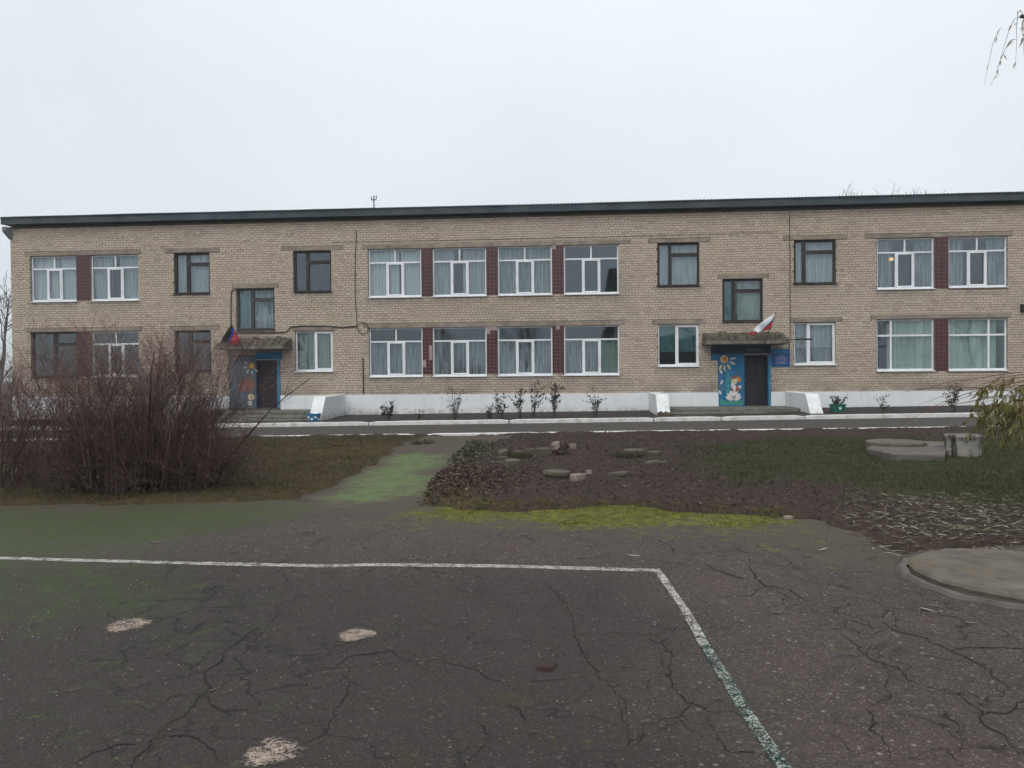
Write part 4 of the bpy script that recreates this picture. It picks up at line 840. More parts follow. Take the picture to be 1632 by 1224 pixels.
# long cracks, filled with dark dirt
court_ob = bpy.data.objects['asphalt_court']; M['crack'] = plain('crack_dirt', (.015, .012, .011), .4, 9, .95, dirt=(.03, .034, .012), dscale=2.2)
def crack(x0, y0, sc, *lines, w=.009):
    for L in lines:
        pts = [gnd(x0+a/sc, y0+c/sc)[:2] for a, c in L]; P = []
        for k in range(len(pts)-1):
            n = max(2, int(np.linalg.norm(pts[k+1]-pts[k])/.035)); P += [pts[k]+(pts[k+1]-pts[k])*i/n for i in range(n)]
        P.append(pts[-1]); P = np.array(P); n = len(P); P = P+np.stack([fbm(P[:, 0]*9, P[:, 1]*9, 33, 4), fbm(P[:, 0]*9, P[:, 1]*9, 37, 4)], 1)*.09+rng.normal(0, .006, (n, 2))
        T = np.gradient(P, axis=0); T /= np.linalg.norm(T, axis=1, keepdims=True)+1e-9; N = np.stack([-T[:, 1], T[:, 0]], 1)
        u = np.linspace(0, 1, n); ww = w*(.25+.75*np.sin(np.pi*np.clip(u, .03, .97))**.5)*np.clip(.75+2.4*fbm(P[:, 0]*3, P[:, 1]*3, 39, 4), .12, 2.)
        A, C = P-N*ww[:, None]*.5*rng.uniform(.3, 1.7, (n, 1)), P+N*ww[:, None]*.5*rng.uniform(.3, 1.7, (n, 1)); V = np.empty((2*n, 3)); V[0::2, :2] = A; V[1::2, :2] = C; V[:, 2] = court_z(V[:, 0], V[:, 1])+.003
        npobj('crack', V, [(2*k, 2*k+2, 2*k+3, 2*k+1) for k in range(n-1)], M['crack'], court_ob)
crack(1300, 1000, 4.916, [(140, 0), (190, 50), (260, 90), (330, 160), (420, 240), (520, 275), (620, 320), (700, 400), (770, 440), (880, 465), (980, 490), (1060, 520), (1130, 525), (1200, 510)], [(555, 330), (570, 440), (580, 530), (500, 580), (430, 640), (450, 700), (480, 740), (430, 790), (500, 850), (550, 920), (590, 1000), (600, 1150)],
      [(400, 0), (560, 5), (700, 50), (870, 95), (960, 140), (1060, 185), (1160, 225), (1250, 280), (1330, 320), (1420, 380), (1520, 440), (1632, 460), (1800, 500)], [(1060, 185), (1200, 160), (1380, 170), (1632, 175), (1800, 190)], [(1700, 540), (1632, 560), (1560, 610), (1480, 660), (1400, 655), (1280, 660), (1200, 645)], [(400, 0), (250, -60), (140, 0)], [(1130, 525), (1250, 640), (1300, 760), (1480, 860), (1620, 980)], [(880, 640), (1010, 660), (1130, 760), (1160, 900), (1090, 1010)])
crack(800, 824, 3.06, [(1210, 250), (1240, 300), (1290, 340), (1380, 385), (1500, 440), (1560, 490), (1628, 530)], [(210, 310), (240, 350), (320, 420), (340, 520), (380, 640), (420, 700), (460, 770), (540, 820), (640, 825)], [(720, 565), (770, 595), (810, 540)], [(770, 595), (830, 660), (810, 720), (820, 790), (860, 850), (900, 900), (1000, 950), (1130, 960), (1220, 1000), (1290, 1060)],
      [(920, 905), (850, 970), (760, 1000), (700, 1020), (700, 1080), (640, 1130), (660, 1180), (700, 1260)], [(860, 980), (940, 1040), (970, 1080)], [(1010, 980), (1060, 1080), (1110, 1140), (1200, 1140), (1290, 1160), (1340, 1200)], [(140, 800), (240, 790), (340, 780)], [(20, 900), (80, 940), (110, 990)], [(970, 220), (1050, 260), (1180, 300)], [(720, 200), (800, 220), (900, 245)], [(280, 245), (320, 200), (440, 195), (560, 175)], [(200, 1110), (260, 1160), (320, 1200), (420, 1190), (480, 1200)], [(1290, 340), (1210, 385), (1060, 390), (960, 400)], [(540, 820), (600, 900), (590, 980), (640, 1130)], w=.009)
crack(0, 780, 2.72, [(1225, 530), (1150, 590), (1050, 640), (980, 720), (900, 790), (880, 880), (830, 950), (740, 1010), (660, 1090), (600, 1150), (580, 1240)], [(660, 1090), (780, 1070), (850, 1080), (900, 1140), (970, 1170), (1050, 1180)], [(1530, 830), (1480, 930), (1430, 1020), (1400, 1070), (1310, 1110), (1270, 1150)], [(600, 1100), (500, 1110), (400, 1150), (340, 1190)], [(880, 880), (960, 960), (1090, 960)], w=.010)
crack(300, 1000, 3.264, [(620, 215), (760, 205), (800, 180), (880, 140), (960, 130), (1100, 120), (1150, 130), (1200, 190), (1260, 240)], [(1200, 190), (1330, 165), (1430, 190), (1530, 230), (1560, 270), (1640, 275)], [(1632, 560), (1560, 590), (1540, 520), (1520, 480)], [(1560, 590), (1480, 660), (1420, 690), (1380, 760)], w=.008)
crack(1000, 640, 4.08, [(620, 880), (700, 950), (800, 1000), (790, 1070), (830, 1150), (890, 1190)], [(470, 1040), (560, 1090), (740, 1150)], [(150, 1020), (260, 1060), (400, 1040), (420, 980)], [(1050, 1040), (1110, 1100), (1170, 1060)], [(0, 880), (140, 880), (260, 920), (330, 1010)], [(800, 1000), (960, 980), (1050, 1040), (1200, 1150), (1330, 1190)], [(890, 1190), (1060, 1230), (1200, 1330), (1360, 1340)], w=.011)

# ================================================================== CONCRETE COVERS, STUMP, STONES
def rough_disc(b, c, r, h, n=48, jit=.012, m=0, r0=None):
    ang = [2*math.pi*i/n for i in range(n)]; rr = [r*(1+random.uniform(-jit, jit)) for _ in ang]; i0 = len(b.v)
    prof = [(1.0, -.25), (1.0, h*.25), (1.01, h*.6), (.985, h*.92), (.95, h), (.5, h+.004)]
    for f, z in prof:
        for a, q in zip(ang, rr): b.v.append((c[0]+q*f*math.cos(a), c[1]+q*f*math.sin(a), c[2]+z+random.uniform(-1, 1)*.004))
    for k in range(len(prof)-1):
        for j in range(n): j2 = (j+1) % n; b.f.append((i0+k*n+j, i0+k*n+j2, i0+(k+1)*n+j2, i0+(k+1)*n+j)); b.m.append(m)
    b.f.append(tuple(i0+(len(prof)-1)*n+j for j in range(n))); b.m.append(m)
CX, CY, CRR = 3.60, 6.23, .785
mh = empty('manhole_cover', (CX, CY, .04)); tag(mh, 'large round lichen-stained concrete manhole cover at the right edge', 'manhole')
b = MB(); rough_disc(b, (CX, CY, float(gz(CX))), CRR, .075); b.build('slab', M['concm'], mh, smooth=False)
V = []; n = 60
for i in range(n):
    q = 2*math.pi*i/n; jr = .02*random.uniform(-1, 1)
    for r, z in ((1.02, -.05), (1.03+jr, .022), (1.10+jr*1.5, .024), (1.13+jr*1.5, -.02)): V.append((CX-.015+r*CRR*math.cos(q), CY-.03+r*CRR*math.sin(q), float(gz(CX))+z+.004*random.uniform(-1, 1)))
Fc = [(i*4+j, ((i+1) % n)*4+j, ((i+1) % n)*4+j+1, i*4+j+1) for i in range(n) for j in range(3)]
npobj('collar', V, Fc, M['conc'], mh)
# well cover by the stump
q = gnd(1440, 716); z0 = float(gz(q[0]))
wl = empty('well_cover', (q[0], q[1], z0)); tag(wl, 'flat concrete well slab with a round lid on the grass', 'well cover')
c0 = [gnd(1383, 715, .15), gnd(1425, 726, .15), gnd(1506, 727, .15), gnd(1512, 704, .15), gnd(1400, 702, .15)]
b = MB(); pl = [(p[0], p[1]) for p in c0]; i0 = len(b.v); m = len(pl)
for z in (-.1, .13, .16): b.v += [(x_+random.uniform(-.02, .02), y_+random.uniform(-.02, .02), z0+z) for x_, y_ in pl]
for k in range(2):
    for j in range(m): j2 = (j+1) % m; b.f.append((k*m+j, k*m+j2, (k+1)*m+j2, (k+1)*m+j)); b.m.append(0)
b.f.append(tuple(2*m+j for j in range(m))); b.m.append(0); b.build('slab', M['conc'], wl, bevel=.02)
q2 = gnd(1428, 708, .17); b = MB(); rough_disc(b, (q2[0], q2[1], z0+.16), .55, .07, 36); b.build('lid', M['concm'], wl)
MB().tube([(gnd(1488, 710, .18)[0], gnd(1488, 710, .18)[1], z0+.165), (gnd(1488, 710, .18)[0]+.12, gnd(1488, 710, .18)[1], z0+.185), (gnd(1488, 710, .18)[0]+.22, gnd(1488, 710, .18)[1], z0+.165)], .012).build('lifting_loop', M['grey'], wl)
# stump
q = gnd(1534, 729); b = MB(); n = 28; i0 = 0; prof = [(1.08, -.1), (1.04, .04), (.98, .2), (.97, .33), (1.06, .405), (.98, .43), (.7, .425)]
wob = [1+.06*math.sin(3*2*math.pi*j/n+1)+random.uniform(-.04, .04) for j in range(n)]
for r, z in prof:
    for j in range(n): a_ = 2*math.pi*j/n; b.v.append((q[0]+.295*r*wob[j]*math.cos(a_), q[1]+.295*r*wob[j]*math.sin(a_), float(gz(q[0]))+z))
for k in range(len(prof)-1):
    for j in range(n): j2 = (j+1) % n; b.f.append((k*n+j, k*n+j2, (k+1)*n+j2, (k+1)*n+j)); b.m.append(0)
b.f.append(tuple((len(prof)-1)*n+j for j in range(n))); b.m.append(1)
tag(b.build('tree_stump', [M['stump'], M['conc']]), 'short pale stump with black bark marks beside the well slab', 'stump')
# stones of the round bed
def stone(px, py, L, D, H, rot, mat, label, tilt=0.):
    q = gnd(px, py, .10); n = 6; b = MB(); rr = [random.uniform(.7, 1.12) for _ in range(n)]
    lev = [(.9, -H*.8), (1.02, 0), (1.0, H*.8), (.93, H)]
    for f, z in lev:
        for j in range(n):
            a_ = 2*math.pi*j/n; x_, y_ = L*.5*f*rr[j]*math.cos(a_), D*.5*f*rr[j]*math.sin(a_); c, s = math.cos(rot), math.sin(rot); b.v.append((x_*c-y_*s, x_*s+y_*c, z+tilt*x_+random.uniform(-.06, .06)*H))
    for k in range(3):
        for j in range(n): j2 = (j+1) % n; b.f.append((k*n+j, k*n+j2, (k+1)*n+j2, (k+1)*n+j)); b.m.append(0)
    b.f.append(tuple(3*n+j for j in range(n))); b.m.append(0); b.f.append(tuple(reversed(range(n)))); b.m.append(0)
    o = b.build('stone', mat, bevel=.004); o.location = (q[0], q[1], float(lawn_z(np.array(q[0]), np.array(q[1])))+.01); return tag(o, label, 'stone', 'stones around the round bed')
for a in ((803, 728, .22, .3, .10, .5, 'stone', 'small tilted flat stone at the left end of the stone ring', .3), (800, 736, .26, .2, .05, .2, 'stone', 'thin flat stone under the tilted one at the ring\'s left', 0), (790, 741, .34, .2, .04, 0, 'stone', 'long thin slab lying lowest at the left of the ring', .05),
          (816, 748, .36, .34, .17, .3, 'stone', 'big dark block with a flat mossy top at the ring\'s left', 0), (826, 725, .26, .2, .05, .1, 'stone', 'flat stone half hidden by the left grass tuft', 0), (845, 722, .26, .26, .06, .4, 'stone', 'flat grey stone right of the left grass tuft', 0), (867, 720, .34, .3, .06, .1, 'stone', 'wider flat stone at the back of the ring', 0),
          (886, 720, .20, .16, .20, .3, 'pstone', 'whitish upright stone beside the small dead plant', .2), (913, 717, .19, .16, .13, .1, 'pstone', 'rounded pale stone at the back right of the dead plant', 0), (888, 758, .44, .42, .07, .2, 'stone', 'broad flat slab at the front middle of the ring', -.05),
          (921, 763, .30, .18, .10, .6, 'pstone', 'pinkish knobbly stone at the front of the ring', 0), (938, 758, .12, .1, .06, .2, 'pstone', 'small pale stone right of the pinkish one', 0), (988, 758, .36, .24, .05, .1, 'stone', 'flat dark slab leaning in the front right of the ring', .08), (1012, 723, .50, .42, .09, .1, 'stone', 'largest slab with green moss at the right of the ring', .03),
          (1042, 731, .34, .26, .07, .2, 'stone', 'grey slab below the mossy slab at the right', 0), (1040, 743, .32, .26, .06, .35, 'stone', 'light angular slab at the ring\'s far right', .08), (1056, 742, .18, .16, .05, .3, 'stone', 'small stone tucked behind the light angular slab', 0)):
    stone(a[0], a[1], a[2]*1.0, a[3]*1.0, a[4]*.75, a[5], M[a[6]], a[7], a[8])
for px, py, L, H, mt, lab in ((1402, 718, .38, .12, 'stone', 'rough stone before the well slab\'s left corner'), (1420, 724, .30, .09, 'pstone', 'pale broken piece in front of the well slab'), (1180, 817, .34, .05, 'pstone', 'flat pale concrete piece at the court edge'), (1142, 819, .22, .05, 'stone', 'small grey concrete chunk at the court edge'), (1255, 813, .14, .05, 'pstone', 'small pinkish stone on the moss at the court edge')):
    o = stone(px, py, L, L*.6, H, .1, M[mt], lab); o['group'] = 'loose stones'
q = gnd(869, 1063); o = MB().hexa([(-.055, -.04, 0), (.045, -.055, 0), (.07, .03, 0), (-.03, .055, 0), (-.05, -.035, .02), (.04, -.05, .025), (.062, .026, .018), (-.026, .048, .022)]).build('asphalt_chip', M['brickr'], bevel=.004); o.location = (q[0], q[1], float(court_z(q[0], q[1]))); tag(o, 'reddish flat chip lying alone on the asphalt', 'chip')

# ================================================================== PLANTERS
def planter(px, py, Y, rt, rb, h, mat, label, dots):
    q = at(px, py, Y); z = bed_z(q[0], Y); r = empty('planter', (q[0], Y, z)); tag(r, label, 'planter')
    MB().lathe((q[0], Y, z), [(rb, 0), (rb*1.02, .01), (rt, h), (rt*1.07, h+.005), (rt*1.07, h+.03), (rt*.92, h+.03), (rt*.88, h-.05)], 24).build('pot', mat, r, smooth=False)
    MB().lathe((q[0], Y, z), [(rt*.5, h-.06), (rt*.89, h-.04)], 20).build('soil', M['bed'], r)
    for k in range(dots):
        a_ = math.radians(-90+(k-(dots-1)/2)*34); zz_ = h*(.62 if k % 2 else .36) if dots > 1 else h*.6; rr = rb+(rt-rb)*zz_/h+.004; c = Vector((q[0]+rr*math.cos(a_), Y+rr*math.sin(a_), z+zz_)); t = Vector((-math.sin(a_), math.cos(a_), 0)); b = MB(); nn = Vector((math.cos(a_), math.sin(a_), 0))
        ring = [c+t*.048*math.cos(2*math.pi*i/12)+Vector((0, 0, .048*math.sin(2*math.pi*i/12))) for i in range(12)]
        i0 = 0; b.v = [tuple(p-nn*.012) for p in ring]+[tuple(p+nn*.003) for p in ring]; b.f = [tuple(range(12, 24))]+[(i, (i+1) % 12, 12+(i+1) % 12, 12+i) for i in range(12)]; b.m = [0]*13; b.build('dot', M['dot'], r)
    return r, (q[0], Y, z+h)
planter(500, 668, KY2+1.25, .25, .19, .26, M['bluepot'], 'blue bucket planter with white dots by the left porch', 5)
pl2, top2 = planter(1335, 655, KY2+1.9, .28, .22, .26, M['greenpot'], 'green pot with a small leafy plant right of the right porch', 1)

# ================================================================== PLANTS
def shrub_parts(root, base, canes, leafmat, canemat, leafn, leafL, seed, spread, H, lw=.6, r0=.008, leaf_from=.35):
    g = np.random.default_rng(seed); P = []; R = []
    for k in range(canes):
        a_ = g.uniform(0, 6.28); out = g.uniform(.15, 1.)*spread; h = H*g.uniform(.55, 1.05); t = np.linspace(0, 1, 6)
        bend = g.uniform(.8, 1.6); p = np.stack([base[0]+g.uniform(-.06, .06)+out*math.cos(a_)*t**bend+.02*np.sin(t*7+g.uniform(0, 6))*t, base[1]+out*math.sin(a_)*t**bend*.7, base[2]-.03+h*t], 1)
        P.append(p); R.append(r0*(1-.7*t))
        for s in range(g.integers(1, 4)):
            i = g.integers(2, 5); d = unit(1)[0]*np.array([1, .7, .4])+np.array([0, 0, .5]); L = H*g.uniform(.12, .3); tt_ = np.linspace(0, 1, 6)[:, None]; P.append(p[i]+d*L*tt_); R.append(r0*.5*(1-.7*tt_[:, 0]))
    P = np.array(P); R = np.array(R); V, Fq, _ = tubes(P, R, 4); npobj('canes', V, Fq, canemat, root)
    k = g.integers(0, len(P), leafn); tt_ = g.uniform(leaf_from, 1, leafn); i = np.minimum((tt_*5).astype(int), 4); f = (tt_*5-i)[:, None]; C = P[k, i]*(1-f)+P[k, i+1]*f
    D = unit(leafn); N = unit(leafn); V, Fq = leaves(C+D*.005, D, N, g.uniform(.6, 1.2, leafn)*leafL, g.uniform(.6, 1.1, leafn)*leafL*lw, .15)
    tag(npobj('leaves', V, Fq, leafmat, root, dict(rnd=g.uniform(0, 1, leafn))), kind='stuff')
roses = [(618, .72, .42, 8, 220, 'bushy rose left of the first ground-floor window pair, densest of the row'), (668, .34, .22, 4, 14, 'tiny nearly bare rose sprout against the white plinth'), (725, 1.0, .48, 15, 60, 'fan of bare upright rose canes against the plinth'), (781, .5, .28, 5, 60, 'low rose at the left of the middle cluster'), (800, .85, .35, 7, 130, 'medium leafy rose in the middle cluster'), (829, 1.05, .4, 7, 170, 'taller rose in the middle cluster leaning left'), (850, 1.25, .35, 6, 150, 'tallest rose, reaching the brickwork'),
         (884, 1.02, .28, 7, 260, 'dense dark upright rose right of the tallest one'), (949, .92, .32, 8, 110, 'loose rose alone left of the right porch'), (1408, .62, .4, 6, 45, 'sparse rose twigs right of the green pot'), (1520, .85, .35, 8, 190, 'purple-tinged rose beside the willow leaves')]
for k, (px, H, sp, cn, lf, lab) in enumerate(roses):
    Yb = KY2+.75+(.25 if k % 2 else 0); q = at(px, 660, Yb); r = empty('rose_bush', (q[0], Yb, bed_z(q[0], Yb))); tag(r, lab, 'rose bush', 'roses in the flower strip')
    shrub_parts(r, (q[0], Yb, bed_z(q[0], Yb)), cn+2, M['rose'], M['rosec'], int(lf*1.5), .085, 100+k, sp*.95, H*1.25)
pr = empty('potted_plant', top2); tag(pr, 'leafy dark green plant growing in the green pot', 'plant'); shrub_parts(pr, (top2[0], top2[1], top2[2]-.04), 14, M['potleaf'], M['rosec'], 320, .07, 77, .36, .42, leaf_from=.2)
# dark tuft by the kerb, small dead plant, grass tufts in the ring
def tuft(name, px, py, n, H, sp, mat, label, cat, wd=.012, h0=.0):
    q = gnd(px, py, .05); z = float(lawn_z(np.array(q[0]), np.array(q[1]))); g = np.random.default_rng(int(px)); a_ = g.uniform(0, 6.28, n); r = sp*np.sqrt(g.uniform(0, 1, n)); C = np.stack([q[0]+r*np.cos(a_), q[1]+r*np.sin(a_), np.full(n, z-.01+h0)], 1)
    D = np.stack([np.cos(a_)*g.uniform(.1, .9, n), np.sin(a_)*g.uniform(.1, .9, n), np.ones(n)], 1); V, Fq = leaves(C, D, unit(n), H*g.uniform(.5, 1.1, n), np.full(n, wd), .25); o = npobj(name, V, Fq, mat, None, dict(rnd=g.uniform(0, 1, n))); tag(o, label, cat); return o
tuft('weed_tuft', 672, 704, 420, .24, .22, M['cover'], 'dark weed tuft standing at the end of the front kerb', 'weed', .03)
tuft('grass_tuft', 826, 738, 500, .13, .26, M['grass'], 'green grass tuft among the left ring stones', 'grass tuft', .010); tuft('grass_tuft', 1002, 738, 420, .12, .26, M['grass'], 'green grass tuft below the big mossy slab', 'grass tuft', .010)
dp = gnd(892, 738); r = empty('dead_plant', (dp[0], dp[1], float(lawn_z(np.array(dp[0]), np.array(dp[1]))))); tag(r, 'small brownish dying plant in the centre of the stone ring', 'plant'); shrub_parts(r, tuple(r.location), 10, M['litter'], M['cane'], 150, .075, 55, .26, .26, leaf_from=.1)

# grass, moss, litter
def scatter(n, x0, x1, y0, y1, dens):
    X = rng.uniform(x0, x1, n*4); Y = rng.uniform(y0, y1, n*4); k = rng.uniform(0, 1, n*4) < dens(X, Y); return X[k][:n], Y[k][:n]
def blades(name, X, Y, zf, H, wd, mat, label, cat, lean=.8, rn=None):
    n = len(X); a_ = rng.uniform(0, 6.28, n); C = np.stack([X, Y, zf(X, Y)-.006], 1); l = rng.uniform(.1, lean, n); D = np.stack([np.cos(a_)*l, np.sin(a_)*l, np.ones(n)], 1); D /= np.linalg.norm(D, axis=1, keepdims=True)
    s = np.stack([-np.sin(a_+1), np.cos(a_+1), np.zeros(n)], 1)*wd*.5; h = (H*rng.uniform(.4, 1.15, n))[:, None]; V = np.stack([C-s, C+s, C+D*h], 1).reshape(-1, 3); i = np.arange(n)*3
    return tag(npobj(name, V, np.stack([i, i+1, i+2], 1), mat, None, dict(rnd=np.clip(rn if rn is not None else rng.uniform(0, 1, n), 0, 1))), label, cat, kind='stuff')
outside = lambda X, Y, m=-.08: sdpoly(X, Y, P_COURT)+warp(X, Y) > m
leftden = lambda X, Y: outside(X, Y)*(.5+.5*outside(X, Y, .1))*sstep(-1.0, -2.4, X+.22*(Y-12))*(.35+1.3*np.clip(fbm(X*.9, Y*.9, 61, 3)+.35, 0, 1))*(1-.7*sstep(KY1-1.5, KY1-.2, Y))
X, Y = scatter(60000, -12, .5, 8.5, KY1-.05, leftden); blades('dry_grass', X, Y, lawn_z, .075, .011, M['dry'], 'dull brownish grass left of the path', 'grass', 1.1, rng.beta(2, 2, len(X))+.5*fbm(X*.6, Y*.6, 71, 3))
rden = lambda X, Y: outside(X, Y)*(sstep(.9, -.7, sdpoly(X, Y, P_GRASS)+1.3*fbm(X*.8, Y*.8, 31, 4))*.9+.06)*(1-.6*sstep(KY1-1.2, KY1-.2, Y))*(X > -1.)*(.35+1.2*np.clip(fbm(X*1.4, Y*1.4, 97, 4)+.3, 0, 1))
X, Y = scatter(60000, -1, 14, 7, KY1-.05, rden); blades('grass', X, Y, lawn_z, .065, .010, M['grass'], 'short dark green grass right of the round bed', 'grass', 1.2)
mden = lambda X, Y: sstep(.1, -.3, sdpoly(X, Y, P_MOSS)+1.1*fbm(X*.9, Y*.9, 21, 5)+.55*fbm(X*4, Y*4, 23, 3))*np.clip(sstep(-3.2, -1.2, X)*sstep(4.2, 1.4, X)+.12, 0, 1)*(.2+1.6*np.clip(fbm(X*3, Y*3, 22, 3)+.25, 0, 1))
X, Y = scatter(26000, -3.5, 5.5, 6.8, 9.8, mden); blades('moss', X, Y, lambda x, y: np.maximum(court_z(x, y), lawn_z(x, y))+.02*np.clip(fbm(x*5, y*5, 28, 3)+.1, 0, 1), .026, .012, M['mossb'], 'bright yellow-green moss along the court edge', 'moss', 1.6)
pden = lambda X, Y: sstep(.4, -.6, sdpoly(X, Y, P_PALE)+1.0*fbm(X*.9, Y*.9, 21, 5)+.5*fbm(X*4, Y*4, 23, 3))*(.2+1.6*np.clip(fbm(X*3, Y*3, 27, 3)+.2, 0, 1))
X, Y = scatter(9000, -5, 0, 9, 17, pden); blades('path_moss', X, Y, court_z, .018, .012, m_rnd('pale_moss', [(0, (.05, .085, .03)), (1, (.14, .20, .09))]), 'pale green moss film on the slanting path', 'moss', 1.6)
def flat_leaves(X, Y, zf, L, wd, tilt=.35, lift=.012, ang=None):
    n = len(X); a_ = rng.uniform(0, 6.28, n) if ang is None else ang; D = np.stack([np.cos(a_), np.sin(a_), rng.uniform(-tilt, tilt, n)], 1); N = np.stack([rng.normal(0, tilt, n), rng.normal(0, tilt, n), np.ones(n)], 1); C = np.stack([X, Y, zf(X, Y)+lift*rng.uniform(.3, 1.5, n)], 1); return leaves(C, D, N, L, wd, .08)
bedden = lambda X, Y: outside(X, Y, 0)*sstep(-2.6, -1.6, X+.1*(Y-12))*sstep(5.5, 2.5, X)*(.12+1.5*np.clip(fbm(X*1.6, Y*1.6, 81, 3)+.1, 0, 1))
X, Y = scatter(13000, -3, 6, 8.2, KY1-.1, bedden); n = len(X); V, Fq = flat_leaves(X, Y, lawn_z, rng.uniform(.02, .06, n), rng.uniform(.012, .03, n), .6); tag(npobj('leaf_litter', V, Fq, M['litter'], None, dict(rnd=rng.beta(1.2, 1.7, n))), 'dead brown leaf litter on the round bed', 'leaf litter', kind='stuff')
m0 = gnd(715, 782)
X = rng.normal(m0[0]+.1, .45, 6500); Y = rng.normal(m0[1]+.45, .6, 6500); k = outside(X, Y, .02); X, Y = X[k], Y[k]; n = len(X); V, Fq = flat_leaves(X, Y, lawn_z, rng.uniform(.025, .06, n), rng.uniform(.015, .035, n), .9, .03); tag(npobj('leaf_pile', V, Fq, M['litter'], None, dict(rnd=rng.beta(1.9, 1.7, n))), 'heap of purplish brown dead leaves at the bed\'s left corner', 'leaf pile', kind='stuff')
m1 = gnd(735, 735); X = rng.normal(m1[0]-.05, .33, 3600); Y = rng.normal(m1[1], .75, 3600); k = outside(X, Y, .0); X, Y = X[k], Y[k]; n = len(X); C = np.stack([X, Y, lawn_z(X, Y)+rng.uniform(0, .14, n)], 1); D = unit(n); D[:, 2] = np.abs(D[:, 2])*.7; V, Fq = leaves(C, D, unit(n), rng.uniform(.04, .08, n), rng.uniform(.02, .04, n), .1); tag(npobj('ground_cover', V, Fq, M['cover'], None, dict(rnd=rng.beta(1.7, 1.8, n))), 'low grey-green ground cover beside the mossy path', 'ground cover', kind='stuff')
# narrow willow leaves
lit = lambda X, Y: sstep(.35, -.45, sdpoly(X, Y, P_LITTER)+.6*fbm(X*1.2, Y*1.2, 91, 3))
zmax = lambda x, y: np.maximum(court_z(x, y), lawn_z(x, y))
X, Y = scatter(2700, 1.6, 7.5, 6.3, 10.2, lit); n = len(X); V, Fq = flat_leaves(X, Y, zmax, rng.uniform(.035, .14, n), rng.uniform(.005, .013, n), .45, .02, rng.normal(2.9, .8, n)); tag(npobj('willow_litter', V, Fq, M['willowl'], None, dict(rnd=rng.beta(1.5, 1.3, n))), 'matted narrow willow leaves on the ground at right', 'leaf litter', kind='stuff')
lm = []
for k in range(6):
    C = np.zeros((1, 3)); L = .10; t = np.linspace(0, 1, 5); wv = .0085*np.array([.25, .9, 1, .7, .05]); curve = random.uniform(-.02, .02); V = []
    for tt_, ww in zip(t, wv): V += [(L*(tt_-.5), -ww+curve*math.sin(math.pi*tt_), .006*math.sin(3*tt_+k)+.004), (L*(tt_-.5), curve*math.sin(math.pi*tt_), .006*math.sin(3*tt_+k)), (L*(tt_-.5), ww+curve*math.sin(math.pi*tt_), .006*math.sin(3*tt_+k)+.004)]
    Fc = [(i*3+j, (i+1)*3+j, (i+1)*3+j+1, i*3+j+1) for i in range(4) for j in range(2)]; lm.append(npmesh('fallen_leaf', V, Fc, M['willowl'], dict(rnd=[.25+.145*k]*8)))
def put_leaf(x_, y_, a_, s, label, group):
    o = bpy.data.objects.new('fallen_leaf', random.choice(lm)); COL.objects.link(o); o.location = (x_, y_, float(zmax(np.array(x_), np.array(y_)))+.012); o.rotation_euler = (random.uniform(-.25, .25), random.uniform(-.2, .2), a_); o.scale = (s, s*random.uniform(.8, 1.3), s); tag(o, label, 'leaf', group)
X, Y = scatter(150, 1.6, 5.2, 6.3, 9.2, lit)
for x_, y_ in zip(X, Y): put_leaf(x_, y_, random.gauss(2.9, .9), random.uniform(.45, 1.25), 'pale narrow willow leaf lying in the litter at right', 'willow leaves in the litter')
LEAFL = {(853, 1170): 'pale leaf lying alone near the bottom centre of the court', (1146, 1117): 'pale leaf just left of the teal flaking line', (1240, 978): "long pale leaf right of the white line's bend", (116, 1102): 'long thin straight leaf at the lower left', (835, 852): 'small leaf just below the bright moss', (1085, 841): 'slanting leaf below the right end of the moss', (343, 1100): 'stubby pale leaf above the large bottom spot', (1066, 944): 'tiny leaf touching the white line beside its corner', (480, 798): "pale leaf on the left lawn's edge by the path", (1450, 945): 'straight pale leaf beside the manhole collar', (1302, 728): 'large pale leaf on the dark grass left of the well', (995, 1063): 'thin curled leaf right of the reddish chip', (520, 914): 'leaf just under the dip in the long line', (1548, 995): 'leaf on the asphalt below the manhole cover'}
for px, py, a_, s in ((853, 1170, -.05, .62), (1146, 1117, -.05, .62), (1240, 978, -.1, .9), (116, 1102, .25, .75), (835, 852, .6, 1.), (1085, 841, -1., 1.0), (1248, 955, 1.1, .8), (1150, 886, .1, 1.), (1312, 878, .4, .9), (1285, 888, 0, .9), (343, 1100, .6, .5), (1010, 886, .1, 1.1), (520, 914, .2, .9), (493, 852, .5, 1.2), (1450, 945, -.5, 1.1), (1478, 975, -.9, .8), (1490, 968, 0, .8), (1548, 995, -.2, .7), (1400, 870, -.2, 1.3), (1425, 883, -.1, 1.3), (1066, 944, .2, .6), (995, 1063, .3, .7), (520, 1075, .7, .5), (1390, 893, .1, .9), (480, 798, .3, 1.6), (610, 840, .3, 1.1), (250, 865, .3, 1.1), (1302, 728, .05, 2.0)):
    q = gnd(px, py); put_leaf(q[0], q[1], a_, s*1.2, LEAFL.get((px, py), 'single pale narrow leaf fallen on open ground'), 'scattered single leaves')
